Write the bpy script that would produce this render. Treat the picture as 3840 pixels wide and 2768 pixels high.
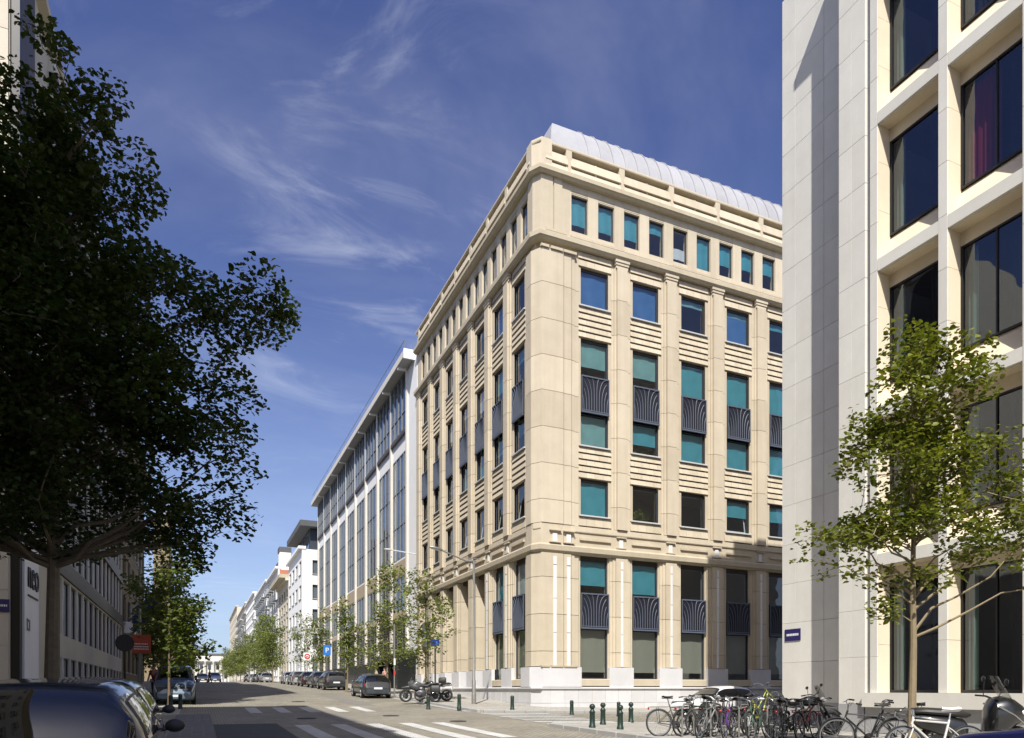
import bpy, math, random
import numpy as np
from mathutils import Vector, Matrix
from math import sin, cos, pi, radians, sqrt, atan, atan2

S = bpy.context.scene
for o in list(bpy.data.objects):
    bpy.data.objects.remove(o)
COL = S.collection

# ------------------------------------------------------------------ camera
YAW = radians(23.95)
CAM_Z = 1.4
cd = bpy.data.cameras.new('camera')
cam = bpy.data.objects.new('camera', cd)
COL.objects.link(cam)
cam.location = (0, 0, CAM_Z)
cam.rotation_euler = (radians(90), 0, -YAW)
cd.sensor_width = 36.0
cd.lens = 36.0 * 2655 / 3840
cd.shift_y = 0.3135
cd.clip_start = 0.1
cd.clip_end = 3000
S.camera = cam

# ------------------------------------------------------------------ world
SUN_EL = radians(49.0)
SUN_AZ = radians(29.2)            # light travels towards +Y, turned this much to +X
world = bpy.data.worlds.new('World')
S.world = world
world.use_nodes = True
wn = world.node_tree.nodes
wl = world.node_tree.links
wn.clear()
w_out = wn.new('ShaderNodeOutputWorld')
w_bg = wn.new('ShaderNodeBackground')
sky = wn.new('ShaderNodeTexSky')
sky.sky_type = 'NISHITA'
sky.sun_disc = False
sky.sun_elevation = SUN_EL
sky.sun_rotation = radians(180) + SUN_AZ
sky.altitude = 80
sky.air_density = 1.0
sky.dust_density = 2.0
sky.ozone_density = 3.5
w_bg.inputs['Strength'].default_value = 0.085
hs = wn.new('ShaderNodeHueSaturation')
hs.inputs['Hue'].default_value = 0.522
hs.inputs['Saturation'].default_value = 1.12
hs.inputs['Value'].default_value = 1.0
wl.new(sky.outputs[0], hs.inputs['Color'])
tc = wn.new('ShaderNodeTexCoord')
sep = wn.new('ShaderNodeSeparateXYZ')
wl.new(tc.outputs['Generated'], sep.inputs[0])
def wmath(op, a, b=None):
    n = wn.new('ShaderNodeMath'); n.operation = op
    for i, q in enumerate((a, b)):
        if q is None: continue
        if isinstance(q, (int, float)): n.inputs[i].default_value = q
        else: wl.new(q, n.inputs[i])
    return n.outputs[0]
zz = wmath('ADD', wmath('MAXIMUM', sep.outputs['Z'], 0.0), 0.18)
cx_ = wmath('DIVIDE', sep.outputs['X'], zz)
cy_ = wmath('DIVIDE', sep.outputs['Y'], zz)
cmb = wn.new('ShaderNodeCombineXYZ')
wl.new(cx_, cmb.inputs[0]); wl.new(cy_, cmb.inputs[1])
def wnoise(scale, detail, rough, dist, rot, scl, loc=(0, 0, 0)):
    mp = wn.new('ShaderNodeMapping')
    mp.inputs['Rotation'].default_value = (0, 0, rot)
    mp.inputs['Scale'].default_value = scl
    mp.inputs['Location'].default_value = loc
    wl.new(cmb.outputs[0], mp.inputs[0])
    n = wn.new('ShaderNodeTexNoise')
    n.inputs['Scale'].default_value = scale
    n.inputs['Detail'].default_value = detail
    n.inputs['Roughness'].default_value = rough
    n.inputs['Distortion'].default_value = dist
    wl.new(mp.outputs[0], n.inputs['Vector'])
    return n.outputs['Fac']
def wramp(fac, a, b):
    n = wn.new('ShaderNodeMapRange')
    n.inputs['From Min'].default_value = a
    n.inputs['From Max'].default_value = b
    n.interpolation_type = 'SMOOTHSTEP'
    wl.new(fac, n.inputs['Value'])
    return n.outputs[0]
wisps = wramp(wnoise(2.4, 10, 0.62, 1.4, 0.9, (1.0, 1.8, 1), (6.3, 2.9, 0)), 0.50, 0.80)
mask = wramp(wnoise(0.9, 3, 0.5, 0.4, 0.2, (1, 1.2, 1), (5.2, 2.4, 0)), 0.40, 0.72)
veil = wramp(wnoise(0.8, 6, 0.6, 0.9, -0.4, (1, 1.8, 1), (1.3, 4.4, 0)), 0.42, 0.95)
cl = wmath('MINIMUM', wmath('ADD', wmath('MULTIPLY', wmath('MULTIPLY', wisps, mask), 0.55), wmath('MULTIPLY', veil, 0.26)), 0.85)
mixc = wn.new('ShaderNodeMixRGB')
wl.new(cl, mixc.inputs['Fac'])
wl.new(hs.outputs[0], mixc.inputs['Color1'])
mixc.inputs['Color2'].default_value = (6.4, 6.7, 7.6, 1)
# pale haze band all round the horizon
hz_ = wn.new('ShaderNodeMapRange'); hz_.inputs['From Min'].default_value = 0.55; hz_.inputs['From Max'].default_value = -0.02
hz_.inputs['To Min'].default_value = 0.0; hz_.inputs['To Max'].default_value = 1.0
wl.new(sep.outputs['Z'], hz_.inputs['Value'])
hz2 = wmath('MULTIPLY', wmath('POWER', hz_.outputs[0], 1.6), 0.62)
mixh = wn.new('ShaderNodeMixRGB')
wl.new(hz2, mixh.inputs['Fac']); wl.new(mixc.outputs[0], mixh.inputs['Color1'])
mixh.inputs['Color2'].default_value = (4.9, 6.4, 8.9, 1)
wl.new(mixh.outputs[0], w_bg.inputs['Color'])
wl.new(w_bg.outputs[0], w_out.inputs['Surface'])

# ------------------------------------------------------------------ sun
ld = bpy.data.lights.new('sun', 'SUN')
ld.energy = 4.3
ld.angle = radians(0.53)
ld.color = (1.0, 0.965, 0.905)
sun = bpy.data.objects.new('sun', ld)
COL.objects.link(sun)
SUND = Vector((sin(SUN_AZ) * cos(SUN_EL), cos(SUN_AZ) * cos(SUN_EL), -sin(SUN_EL)))
sun.rotation_euler = SUND.to_track_quat('-Z', 'Y').to_euler()
sun.location = (-30, -60, 80)

S.view_settings.view_transform = 'Standard'
S.view_settings.look = 'None'
S.view_settings.gamma = 1.0
S.view_settings.use_curve_mapping = False
S.view_settings.exposure = 0.66

# ------------------------------------------------------------------ helpers
rnd = random.Random(7)

class MB:
    """collects shapes that become one mesh"""
    def __init__(s):
        s.v = []; s.f = []
    def add(s, vs, fs):
        b = len(s.v)
        s.v += [tuple(p) for p in vs]
        s.f += [tuple(i + b for i in q) for q in fs]
        return s
    def box(s, x0, x1, y0, y1, z0, z1):
        if x0 > x1: x0, x1 = x1, x0
        if y0 > y1: y0, y1 = y1, y0
        if z0 > z1: z0, z1 = z1, z0
        return s.add([(x0, y0, z0), (x1, y0, z0), (x1, y1, z0), (x0, y1, z0), (x0, y0, z1), (x1, y0, z1), (x1, y1, z1), (x0, y1, z1)],
                     [(0, 3, 2, 1), (4, 5, 6, 7), (0, 1, 5, 4), (1, 2, 6, 5), (2, 3, 7, 6), (3, 0, 4, 7)])
    def bbox(s, x0, x1, y0, y1, z0, z1, b=0.01):
        """box with chamfered vertical and top edges"""
        if x0 > x1: x0, x1 = x1, x0
        if y0 > y1: y0, y1 = y1, y0
        r0 = [(x0 + b, y0), (x1 - b, y0), (x1, y0 + b), (x1, y1 - b), (x1 - b, y1), (x0 + b, y1), (x0, y1 - b), (x0, y0 + b)]
        mx, my = (x0 + x1) / 2, (y0 + y1) / 2
        kx = 1 - 2 * b / (x1 - x0); ky = 1 - 2 * b / (y1 - y0)
        r1 = [(mx + (x - mx) * kx, my + (y - my) * ky) for x, y in r0]
        vs = [(x, y, z0) for x, y in r0] + [(x, y, z1 - b) for x, y in r0] + [(x, y, z1) for x, y in r1]
        fs = [tuple(range(7, -1, -1)), tuple(range(16, 24))]
        for k in (0, 8):
            for i in range(8):
                j = (i + 1) % 8
                fs.append((k + i, k + j, k + 8 + j, k + 8 + i))
        return s.add(vs, fs)
    def prism(s, pts, z0, z1):
        n = len(pts)
        a = sum(pts[i][0] * pts[(i + 1) % n][1] - pts[(i + 1) % n][0] * pts[i][1] for i in range(n))
        if a < 0: pts = pts[::-1]
        vs = [(x, y, z0) for x, y in pts] + [(x, y, z1) for x, y in pts]
        fs = [tuple(range(n - 1, -1, -1)), tuple(range(n, 2 * n))]
        for i in range(n):
            j = (i + 1) % n
            fs.append((i, j, n + j, n + i))
        return s.add(vs, fs)
    def tube(s, pts, r, n=6, caps=True):
        pts = [Vector(p) for p in pts]
        m = len(pts)
        if not hasattr(r, '__len__'): r = [r] * m
        up = None
        vs = []
        for i, p in enumerate(pts):
            d = (pts[min(i + 1, m - 1)] - pts[max(i - 1, 0)])
            if d.length < 1e-9: d = Vector((0, 0, 1))
            d.normalize()
            if up is None:
                up = Vector((0, 0, 1)) if abs(d.z) < 0.9 else Vector((1, 0, 0))
            a = d.cross(up)
            if a.length < 1e-6: a = d.cross(Vector((0.3, 0.9, 0.1)))
            a.normalize()
            b = a.cross(d); b.normalize()
            up = b
            for k in range(n):
                t = 2 * pi * k / n
                vs.append(p + (a * cos(t) + b * sin(t)) * r[i])
        fs = []
        for i in range(m - 1):
            for k in range(n):
                k2 = (k + 1) % n
                fs.append((i * n + k, i * n + k2, (i + 1) * n + k2, (i + 1) * n + k))
        if caps:
            fs.append(tuple(range(n - 1, -1, -1)))
            fs.append(tuple(range((m - 1) * n, m * n)))
        return s.add(vs, fs)
    def lathe(s, prof, n=16, o=(0, 0, 0), axis='Z', closed=False):
        vs = []
        for r, h in prof:
            for k in range(n):
                t = 2 * pi * k / n
                a, b = r * cos(t), r * sin(t)
                if axis == 'Z': p = (a, b, h)
                elif axis == 'Y': p = (a, h, b)
                else: p = (h, a, b)
                vs.append((p[0] + o[0], p[1] + o[1], p[2] + o[2]))
        fs = []
        m = len(prof)
        for i in range(m if closed else m - 1):
            i2 = (i + 1) % m
            for k in range(n):
                k2 = (k + 1) % n
                fs.append((i * n + k, i * n + k2, i2 * n + k2, i2 * n + k))
        return s.add(vs, fs)
    def grid(s, fn, nu, nv):
        vs = [fn(i / nu, j / nv) for i in range(nu + 1) for j in range(nv + 1)]
        fs = [(i * (nv + 1) + j, (i + 1) * (nv + 1) + j, (i + 1) * (nv + 1) + j + 1, i * (nv + 1) + j + 1) for i in range(nu) for j in range(nv)]
        return s.add(vs, fs)
    def ellipsoid(s, c, rx, ry, rz, nu=10, nv=6):
        def fn(a, b):
            t = 2 * pi * a; p = -pi / 2 + pi * b
            return (c[0] + rx * cos(p) * cos(t), c[1] + ry * cos(p) * sin(t), c[2] + rz * sin(p))
        return s.grid(fn, nu, nv)
    def xform(s, M):
        s.v = [tuple(M @ Vector(p)) for p in s.v]
        return s

OFF = {}
def mesh_of(mb, mat, smooth=False, name='mesh'):
    me = bpy.data.meshes.new(name)
    me.from_pydata(mb.v, [], mb.f)
    if mat is not None: me.materials.append(mat)
    if smooth:
        me.polygons.foreach_set('use_smooth', [True] * len(me.polygons))
        if smooth != 'full':
            try: me.set_sharp_from_angle(angle=radians(38))
            except Exception: pass
    me.update()
    return me

def tag(o, label=None, cat=None, group=None, kind=None):
    if label: o['label'] = label
    if cat: o['category'] = cat
    if group: o['group'] = group
    if kind: o['kind'] = kind
    return o

def obj(name, mb, mat, parent=None, smooth=False, kind=None, label=None):
    """one mesh object; under a root whose OFF is set, coordinates are world coordinates"""
    off = OFF.get(parent.name) if parent is not None else None
    if off is not None:
        ox, oy, oz = off
        mb.v = [(x - ox, y - oy, z - oz) for x, y, z in mb.v]
    me = mesh_of(mb, mat, smooth, name)
    o = bpy.data.objects.new(name, me)
    COL.objects.link(o)
    if parent is not None:
        o.parent = parent
        if off is not None: OFF[o.name] = off
    if kind: o['kind'] = kind
    if label: o['label'] = label
    return o

def inst(name, me, parent, loc, rot=(0, 0, 0)):
    off = OFF.get(parent.name) if parent is not None else None
    o = bpy.data.objects.new(name, me)
    COL.objects.link(o)
    l = Vector(loc)
    if off is not None: l = l - Vector(off)
    o.location = l
    o.rotation_euler = rot
    o.parent = parent
    return o

def root(name, label, cat, loc=(0, 0, 0), rot=(0, 0, 0), group=None, world=False):
    o = bpy.data.objects.new(name, None)
    COL.objects.link(o)
    o.empty_display_size = 0.3
    o.location = loc
    o.rotation_euler = rot
    tag(o, label, cat, group)
    if world: OFF[o.name] = tuple(loc)
    return o

def copy_tree(o, parent=None):
    c = o.copy()
    COL.objects.link(c)
    if parent is not None: c.parent = parent
    for ch in o.children:
        copy_tree(ch, c)
    return c

# ------------------------------------------------------------------ materials
def newmat(name):
    m = bpy.data.materials.new(name)
    m.use_nodes = True
    nt = m.node_tree
    b = nt.nodes.get('Principled BSDF')
    return m, nt, b

def lerpc(a, b, t): return tuple(a[i] + (b[i] - a[i]) * t for i in range(3))

def stone(name, c, rough=0.8, var=0.18, scale=1.2, fine=22.0, bump=0.25, objvar=0.10, streak=0.0, spec=0.3):
    m, nt, b = newmat(name)
    N = nt.nodes; L = nt.links
    geo = N.new('ShaderNodeNewGeometry')
    n1 = N.new('ShaderNodeTexNoise'); n1.inputs['Scale'].default_value = scale; n1.inputs['Detail'].default_value = 6; n1.inputs['Roughness'].default_value = 0.62
    n2 = N.new('ShaderNodeTexNoise'); n2.inputs['Scale'].default_value = fine; n2.inputs['Detail'].default_value = 4; n2.inputs['Roughness'].default_value = 0.7
    L.new(geo.outputs['Position'], n1.inputs['Vector']); L.new(geo.outputs['Position'], n2.inputs['Vector'])
    add = N.new('ShaderNodeMath'); add.operation = 'MULTIPLY_ADD'
    L.new(n2.outputs['Fac'], add.inputs[0]); add.inputs[1].default_value = 0.45; L.new(n1.outputs['Fac'], add.inputs[2])
    fac = add.outputs[0]
    if streak:
        mp = N.new('ShaderNodeMapping'); mp.inputs['Scale'].default_value = (3.2, 3.2, 0.16)
        L.new(geo.outputs['Position'], mp.inputs[0])
        n3 = N.new('ShaderNodeTexNoise'); n3.inputs['Scale'].default_value = 1.0; n3.inputs['Detail'].default_value = 5
        L.new(mp.outputs[0], n3.inputs['Vector'])
        ad2 = N.new('ShaderNodeMath'); ad2.operation = 'MULTIPLY_ADD'
        L.new(n3.outputs['Fac'], ad2.inputs[0]); ad2.inputs[1].default_value = streak; L.new(fac, ad2.inputs[2])
        fac = ad2.outputs[0]
    oi = N.new('ShaderNodeObjectInfo')
    ad3 = N.new('ShaderNodeMath'); ad3.operation = 'MULTIPLY_ADD'
    L.new(oi.outputs['Random'], ad3.inputs[0]); ad3.inputs[1].default_value = objvar / max(var, .01) * 0.5; L.new(fac, ad3.inputs[2])
    mr = N.new('ShaderNodeMapRange')
    hi = 1.08 + streak * 0.6 + objvar / max(var, .01) * 0.5
    mr.inputs['From Min'].default_value = 0.42; mr.inputs['From Max'].default_value = hi
    L.new(ad3.outputs[0], mr.inputs['Value'])
    mx = N.new('ShaderNodeMixRGB')
    dark = tuple(x * (1 - var * f) for x, f in zip(c, (1.0, 1.08, 1.22)))
    light = tuple(min(0.9, x * (1 + var * 0.75)) for x in c)
    mx.inputs['Color1'].default_value = (*dark, 1); mx.inputs['Color2'].default_value = (*light, 1)
    L.new(mr.outputs[0], mx.inputs['Fac']); L.new(mx.outputs[0], b.inputs['Base Color'])
    b.inputs['Roughness'].default_value = rough
    b.inputs['Specular IOR Level'].default_value = spec
    if bump:
        bp = N.new('ShaderNodeBump'); bp.inputs['Strength'].default_value = bump; bp.inputs['Distance'].default_value = 0.01
        L.new(n2.outputs['Fac'], bp.inputs['Height']); L.new(bp.outputs[0], b.inputs['Normal'])
    return m

def plain(name, c, rough=0.5, metal=0.0, spec=0.5, var=0.10, scale=6.0, coat=0.0):
    m, nt, b = newmat(name)
    N = nt.nodes; L = nt.links
    geo = N.new('ShaderNodeTexCoord')
    n1 = N.new('ShaderNodeTexNoise'); n1.inputs['Scale'].default_value = scale; n1.inputs['Detail'].default_value = 5
    L.new(geo.outputs['Object'], n1.inputs['Vector'])
    mx = N.new('ShaderNodeMixRGB')
    mx.inputs['Color1'].default_value = (*[x * (1 - var) for x in c], 1)
    mx.inputs['Color2'].default_value = (*[min(1, x * (1 + var)) for x in c], 1)
    L.new(n1.outputs['Fac'], mx.inputs['Fac']); L.new(mx.outputs[0], b.inputs['Base Color'])
    mr = N.new('ShaderNodeMapRange'); mr.inputs['To Min'].default_value = max(0.02, rough * 0.8); mr.inputs['To Max'].default_value = min(1, rough * 1.2)
    L.new(n1.outputs['Fac'], mr.inputs['Value']); L.new(mr.outputs[0], b.inputs['Roughness'])
    b.inputs['Metallic'].default_value = metal
    b.inputs['Specular IOR Level'].default_value = spec
    b.inputs['Coat Weight'].default_value = coat
    b.inputs['Coat Roughness'].default_value = 0.04
    return m

def paving(name, c, bw, bh, mortar, jc, rough=0.85, var=0.2, rot=0.0, patch=0.25, bump=0.5):
    m, nt, b = newmat(name)
    N = nt.nodes; L = nt.links
    geo = N.new('ShaderNodeNewGeometry')
    mp = N.new('ShaderNodeMapping'); mp.inputs['Rotation'].default_value = (0, 0, rot)
    L.new(geo.outputs['Position'], mp.inputs[0])
    br = N.new('ShaderNodeTexBrick')
    br.inputs['Color1'].default_value = (*[x * (1 - var) for x in c], 1)
    br.inputs['Color2'].default_value = (*[x * (1 + var) for x in c], 1)
    br.inputs['Mortar'].default_value = (*jc, 1)
    br.inputs['Scale'].default_value = 1.0
    br.inputs['Mortar Size'].default_value = mortar
    br.inputs['Brick Width'].default_value = bw
    br.inputs['Row Height'].default_value = bh
    L.new(mp.outputs[0], br.inputs['Vector'])
    n1 = N.new('ShaderNodeTexNoise'); n1.inputs['Scale'].default_value = 0.35; n1.inputs['Detail'].default_value = 7; n1.inputs['Roughness'].default_value = 0.65
    n2 = N.new('ShaderNodeTexNoise'); n2.inputs['Scale'].default_value = 30; n2.inputs['Detail'].default_value = 3
    L.new(geo.outputs['Position'], n1.inputs['Vector']); L.new(geo.outputs['Position'], n2.inputs['Vector'])
    mr = N.new('ShaderNodeMapRange'); mr.inputs['From Min'].default_value = 0.3; mr.inputs['From Max'].default_value = 0.72
    mr.inputs['To Min'].default_value = 1 - patch; mr.inputs['To Max'].default_value = 1 + patch * 0.7
    L.new(n1.outputs['Fac'], mr.inputs['Value'])
    mr2 = N.new('ShaderNodeMapRange'); mr2.inputs['To Min'].default_value = 0.8; mr2.inputs['To Max'].default_value = 1.2
    L.new(n2.outputs['Fac'], mr2.inputs['Value'])
    mu = N.new('ShaderNodeMath'); mu.operation = 'MULTIPLY'
    L.new(mr.outputs[0], mu.inputs[0]); L.new(mr2.outputs[0], mu.inputs[1])
    mx = N.new('ShaderNodeMixRGB'); mx.blend_type = 'MULTIPLY'; mx.inputs['Fac'].default_value = 1
    L.new(br.outputs['Color'], mx.inputs['Color1']); L.new(mu.outputs[0], mx.inputs['Color2'])
    L.new(mx.outputs[0], b.inputs['Base Color'])
    b.inputs['Roughness'].default_value = rough
    b.inputs['Specular IOR Level'].default_value = 0.3
    bp = N.new('ShaderNodeBump'); bp.inputs['Strength'].default_value = bump; bp.inputs['Distance'].default_value = 0.012; bp.invert = True
    L.new(br.outputs['Fac'], bp.inputs['Height']); L.new(bp.outputs[0], b.inputs['Normal'])
    return m

def glass(name, tint=(0.75, 0.8, 0.82), refl=0.10, rough=0.015, rc=(1, 1, 1)):
    m, nt, b = newmat(name)
    N = nt.nodes; L = nt.links
    N.remove(b)
    out = N.get('Material Output')
    tr = N.new('ShaderNodeBsdfTransparent'); tr.inputs[0].default_value = (*tint, 1)
    gl = N.new('ShaderNodeBsdfGlossy'); gl.inputs['Roughness'].default_value = rough; gl.inputs['Color'].default_value = (*rc, 1)
    lw = N.new('ShaderNodeLayerWeight'); lw.inputs['Blend'].default_value = 0.5
    pw = N.new('ShaderNodeMath'); pw.operation = 'POWER'; pw.inputs[1].default_value = 4.0
    L.new(lw.outputs['Facing'], pw.inputs[0])
    mr = N.new('ShaderNodeMapRange')
    mr.inputs['To Min'].default_value = refl; mr.inputs['To Max'].default_value = 0.95
    L.new(pw.outputs[0], mr.inputs['Value'])
    geo = N.new('ShaderNodeNewGeometry')
    no = N.new('ShaderNodeTexNoise'); no.inputs['Scale'].default_value = 0.9; no.inputs['Detail'].default_value = 1
    L.new(geo.outputs['Position'], no.inputs['Vector'])
    bp = N.new('ShaderNodeBump'); bp.inputs['Strength'].default_value = 0.16; bp.inputs['Distance'].default_value = 0.08
    L.new(no.outputs['Fac'], bp.inputs['Height']); L.new(bp.outputs[0], gl.inputs['Normal'])
    ms = N.new('ShaderNodeMixShader')
    L.new(mr.outputs[0], ms.inputs[0]); L.new(tr.outputs[0], ms.inputs[1]); L.new(gl.outputs[0], ms.inputs[2])
    L.new(ms.outputs[0], out.inputs['Surface'])
    return m

def leafmat(name, c1, c2, trans=0.35):
    m, nt, b = newmat(name)
    N = nt.nodes; L = nt.links
    out = N.get('Material Output')
    geo = N.new('ShaderNodeNewGeometry')
    n1 = N.new('ShaderNodeTexNoise'); n1.inputs['Scale'].default_value = 1.1; n1.inputs['Detail'].default_value = 3
    L.new(geo.outputs['Position'], n1.inputs['Vector'])
    ad = N.new('ShaderNodeMath'); ad.operation = 'MULTIPLY_ADD'
    L.new(geo.outputs['Random Per Island'], ad.inputs[0]); ad.inputs[1].default_value = 0.6; L.new(n1.outputs['Fac'], ad.inputs[2])
    mr = N.new('ShaderNodeMapRange'); mr.inputs['From Min'].default_value = 0.4; mr.inputs['From Max'].default_value = 1.1
    L.new(ad.outputs[0], mr.inputs['Value'])
    mx = N.new('ShaderNodeMixRGB'); mx.inputs['Color1'].default_value = (*c1, 1); mx.inputs['Color2'].default_value = (*c2, 1)
    L.new(mr.outputs[0], mx.inputs['Fac'])
    L.new(mx.outputs[0], b.inputs['Base Color'])
    b.inputs['Roughness'].default_value = 0.5; b.inputs['Specular IOR Level'].default_value = 0.35
    tl = N.new('ShaderNodeBsdfTranslucent')
    hsv = N.new('ShaderNodeHueSaturation'); hsv.inputs['Value'].default_value = 1.5; hsv.inputs['Saturation'].default_value = 1.1
    L.new(mx.outputs[0], hsv.inputs['Color']); L.new(hsv.outputs[0], tl.inputs['Color'])
    ms = N.new('ShaderNodeMixShader'); ms.inputs[0].default_value = trans
    L.new(b.outputs[0], ms.inputs[1]); L.new(tl.outputs[0], ms.inputs[2])
    L.new(ms.outputs[0], out.inputs['Surface'])
    return m

M = {}
M['stone'] = stone('cream_stone', (0.505, 0.440, 0.335), var=0.28, streak=0.9, objvar=0.34)
M['stone_dark'] = stone('cream_stone_weathered', (0.44, 0.385, 0.285), var=0.25, streak=0.5)
M['inlay'] = stone('white_inlay', (0.66, 0.66, 0.65), var=0.08)
M['granite'] = stone('pale_granite', (0.56, 0.555, 0.56), var=0.14, fine=60, objvar=0.10)
M['limestone'] = stone('pale_limestone', (0.66, 0.64, 0.58), var=0.15, streak=0.45, objvar=0.09, bump=0.12)
M['limestone_warm'] = stone('warm_limestone', (0.70, 0.605, 0.45), var=0.10, objvar=0.04, bump=0.12)
M['bluestone'] = stone('grey_bluestone', (0.36, 0.36, 0.36), var=0.14)
M['frame_dark'] = plain('dark_frame', (0.035, 0.04, 0.05), 0.45)
M['frame_black'] = plain('black_frame', (0.012, 0.011, 0.010), 0.4)
M['frame_grey'] = plain('grey_frame', (0.16, 0.17, 0.18), 0.45)
M['frame_white'] = plain('white_frame', (0.66, 0.66, 0.66), 0.5)
M['sill'] = plain('pale_sill', (0.48, 0.48, 0.47), 0.5)
M['blind_teal'] = plain('teal_blind', (0.055, 0.27, 0.32), 0.6, var=0.32, scale=1.3)
M['blind_green'] = plain('green_blind', (0.17, 0.33, 0.32), 0.6, var=0.32, scale=1.3)
M['blind_blue_sky'] = plain('blue_blind_sky_tint', (0.04, 0.13, 0.30), 0.6, var=0.32, scale=1.3)  # blue blinds, and painted sky reflection in the upper-bay panes
M['blind_white'] = plain('white_blind', (0.55, 0.56, 0.55), 0.7)
M['curtain_green'] = plain('green_curtain', (0.42, 0.62, 0.48), 0.8)
M['curtain_dark'] = plain('dark_curtain', (0.05, 0.055, 0.05), 0.8)
M['curtain_red'] = plain('red_curtain', (0.55, 0.015, 0.04), 0.6)
M['curtain_purple'] = plain('purple_curtain', (0.03, 0.015, 0.06), 0.6)
M['interior'] = stone('interior_plaster', (0.19, 0.165, 0.125), var=0.2)
M['interior_dark'] = stone('interior_dark', (0.11, 0.10, 0.09), var=0.2)
M['glass'] = glass('window_glass', refl=0.11)
M['glass_dark'] = glass('window_glass_dark', (0.42, 0.46, 0.5), refl=0.14)
M['glass_deep'] = glass('window_glass_deep', (0.34, 0.36, 0.38), refl=0.11, rc=(0.8, 0.88, 1.0))
M['groove_shade'] = stone('painted_groove_shade', (0.085, 0.068, 0.045), var=0.2)  # dark colour puts shade into the spandrel grooves
M['glass_blue'] = glass('window_glass_blue', (0.5, 0.54, 0.6), refl=0.14, rc=(0.85, 0.92, 1.0))
M['glass_car'] = glass('car_glass', (0.12, 0.13, 0.14), refl=0.10)
M['grille'] = plain('slate_grille', (0.006, 0.007, 0.014), 0.6)
M['grille_bar'] = plain('slate_grille_bar', (0.085, 0.10, 0.135), 0.55)
M['zinc'] = stone('zinc', (0.36, 0.36, 0.375), rough=0.5, var=0.24, scale=0.9, fine=7, objvar=0.22, streak=0.5, spec=0.5)
M['white_wall'] = stone('white_render', (0.77, 0.765, 0.75), var=0.08, streak=0.2, objvar=0.03)
M['white_conc'] = stone('white_concrete', (0.63, 0.595, 0.53), var=0.14, streak=0.3)
M['ochre_conc'] = stone('ochre_panel', (0.43, 0.355, 0.245), var=0.16)
M['cream_wall'] = stone('cream_render', (0.55, 0.50, 0.40), var=0.12, streak=0.3)
M['brick_red'] = stone('red_brick', (0.42, 0.17, 0.105), var=0.2)
M['brown_wall'] = stone('brown_stone', (0.24, 0.19, 0.115), var=0.2, streak=0.3)
M['roof_dark'] = stone('dark_slate_roof', (0.10, 0.105, 0.11), var=0.2)
M['black_panel'] = plain('black_panel', (0.012, 0.014, 0.014), 0.25)
M['brown_panel'] = plain('brown_panel', (0.075, 0.058, 0.042), 0.5)
M['shutter'] = plain('slatted_shutter', (0.15, 0.135, 0.115), 0.6)
M['tan_blind'] = plain('tan_blind', (0.36, 0.29, 0.18), 0.7)
M['road'] = paving('sett_road', (0.285, 0.26, 0.205), 0.20, 0.13, 0.014, (0.12, 0.11, 0.09), var=0.16, patch=0.28)
M['asphalt'] = stone('asphalt_patch', (0.055, 0.055, 0.057), var=0.2, fine=90, objvar=0)
M['pavement'] = paving('pavement_slabs', (0.36, 0.34, 0.295), 0.3, 0.3, 0.006, (0.20, 0.19, 0.16), var=0.09, patch=0.18)
M['ground'] = stone('ground_grey', (0.20, 0.19, 0.17), var=0.2)
M['kerb'] = stone('kerb_stone', (0.34, 0.335, 0.32), var=0.16)
M['paver'] = stone('dark_paver', (0.15, 0.148, 0.145), var=0.2, objvar=0.25)
M['marking'] = paving('road_paint', (0.56, 0.56, 0.53), 0.20, 0.13, 0.012, (0.30, 0.28, 0.24), var=0.08, patch=0.22)
M['bollard'] = plain('green_bollard_paint', (0.013, 0.030, 0.021), 0.45)
M['lamp_metal'] = plain('lamp_metal', (0.24, 0.235, 0.215), 0.45, metal=0.4)
M['sign_blue'] = plain('sign_blue', (0.015, 0.03, 0.16), 0.4)
M['plate_blue'] = plain('plate_blue', (0.028, 0.022, 0.11), 0.35)
M['sign_cyan'] = plain('sign_cyan', (0.02, 0.16, 0.50), 0.4)
M['sign_white'] = plain('sign_white', (0.75, 0.75, 0.75), 0.5)
M['sign_red'] = plain('sign_red', (0.50, 0.035, 0.03), 0.45)
M['sign_orange'] = plain('sign_orange', (0.40, 0.06, 0.025), 0.5)
M['letter'] = plain('black_letter', (0.02, 0.02, 0.02), 0.5)
M['black'] = plain('black_metal', (0.015, 0.015, 0.016), 0.4)
M['rubber'] = plain('rubber', (0.018, 0.018, 0.019), 0.8)
M['chrome'] = plain('chrome', (0.55, 0.55, 0.56), 0.2, metal=1.0)
M['alloy'] = plain('alloy', (0.35, 0.36, 0.37), 0.35, metal=0.8)
M['plastic'] = plain('dark_plastic', (0.03, 0.03, 0.032), 0.55)
M['leather'] = plain('black_leather', (0.02, 0.018, 0.017), 0.5)
M['red_light'] = plain('red_lamp', (0.35, 0.012, 0.012), 0.15, coat=0.6)
M['white_light'] = plain('clear_lamp', (0.62, 0.62, 0.6), 0.1, coat=0.6)
M['bark'] = stone('bark', (0.17, 0.135, 0.09), var=0.35, scale=9, fine=40, bump=0.8)
M['bark_pale'] = stone('bark_pale', (0.23, 0.185, 0.115), var=0.3, scale=9, fine=40, bump=0.8)
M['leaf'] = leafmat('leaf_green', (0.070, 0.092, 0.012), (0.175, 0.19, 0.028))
M['leaf_deep_shade'] = leafmat('leaf_deep_shade', (0.018, 0.034, 0.007), (0.052, 0.078, 0.013), 0.30)  # darkened colour carries the shade over the left tree
M['leaf_shaded'] = leafmat('leaf_shaded', (0.055, 0.083, 0.014), (0.13, 0.16, 0.03))  # darker leaf copy, shade put into the colour for the shaded row
M['alloy_dark'] = plain('alloy_dark', (0.10, 0.10, 0.105), 0.4, metal=0.7)
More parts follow.
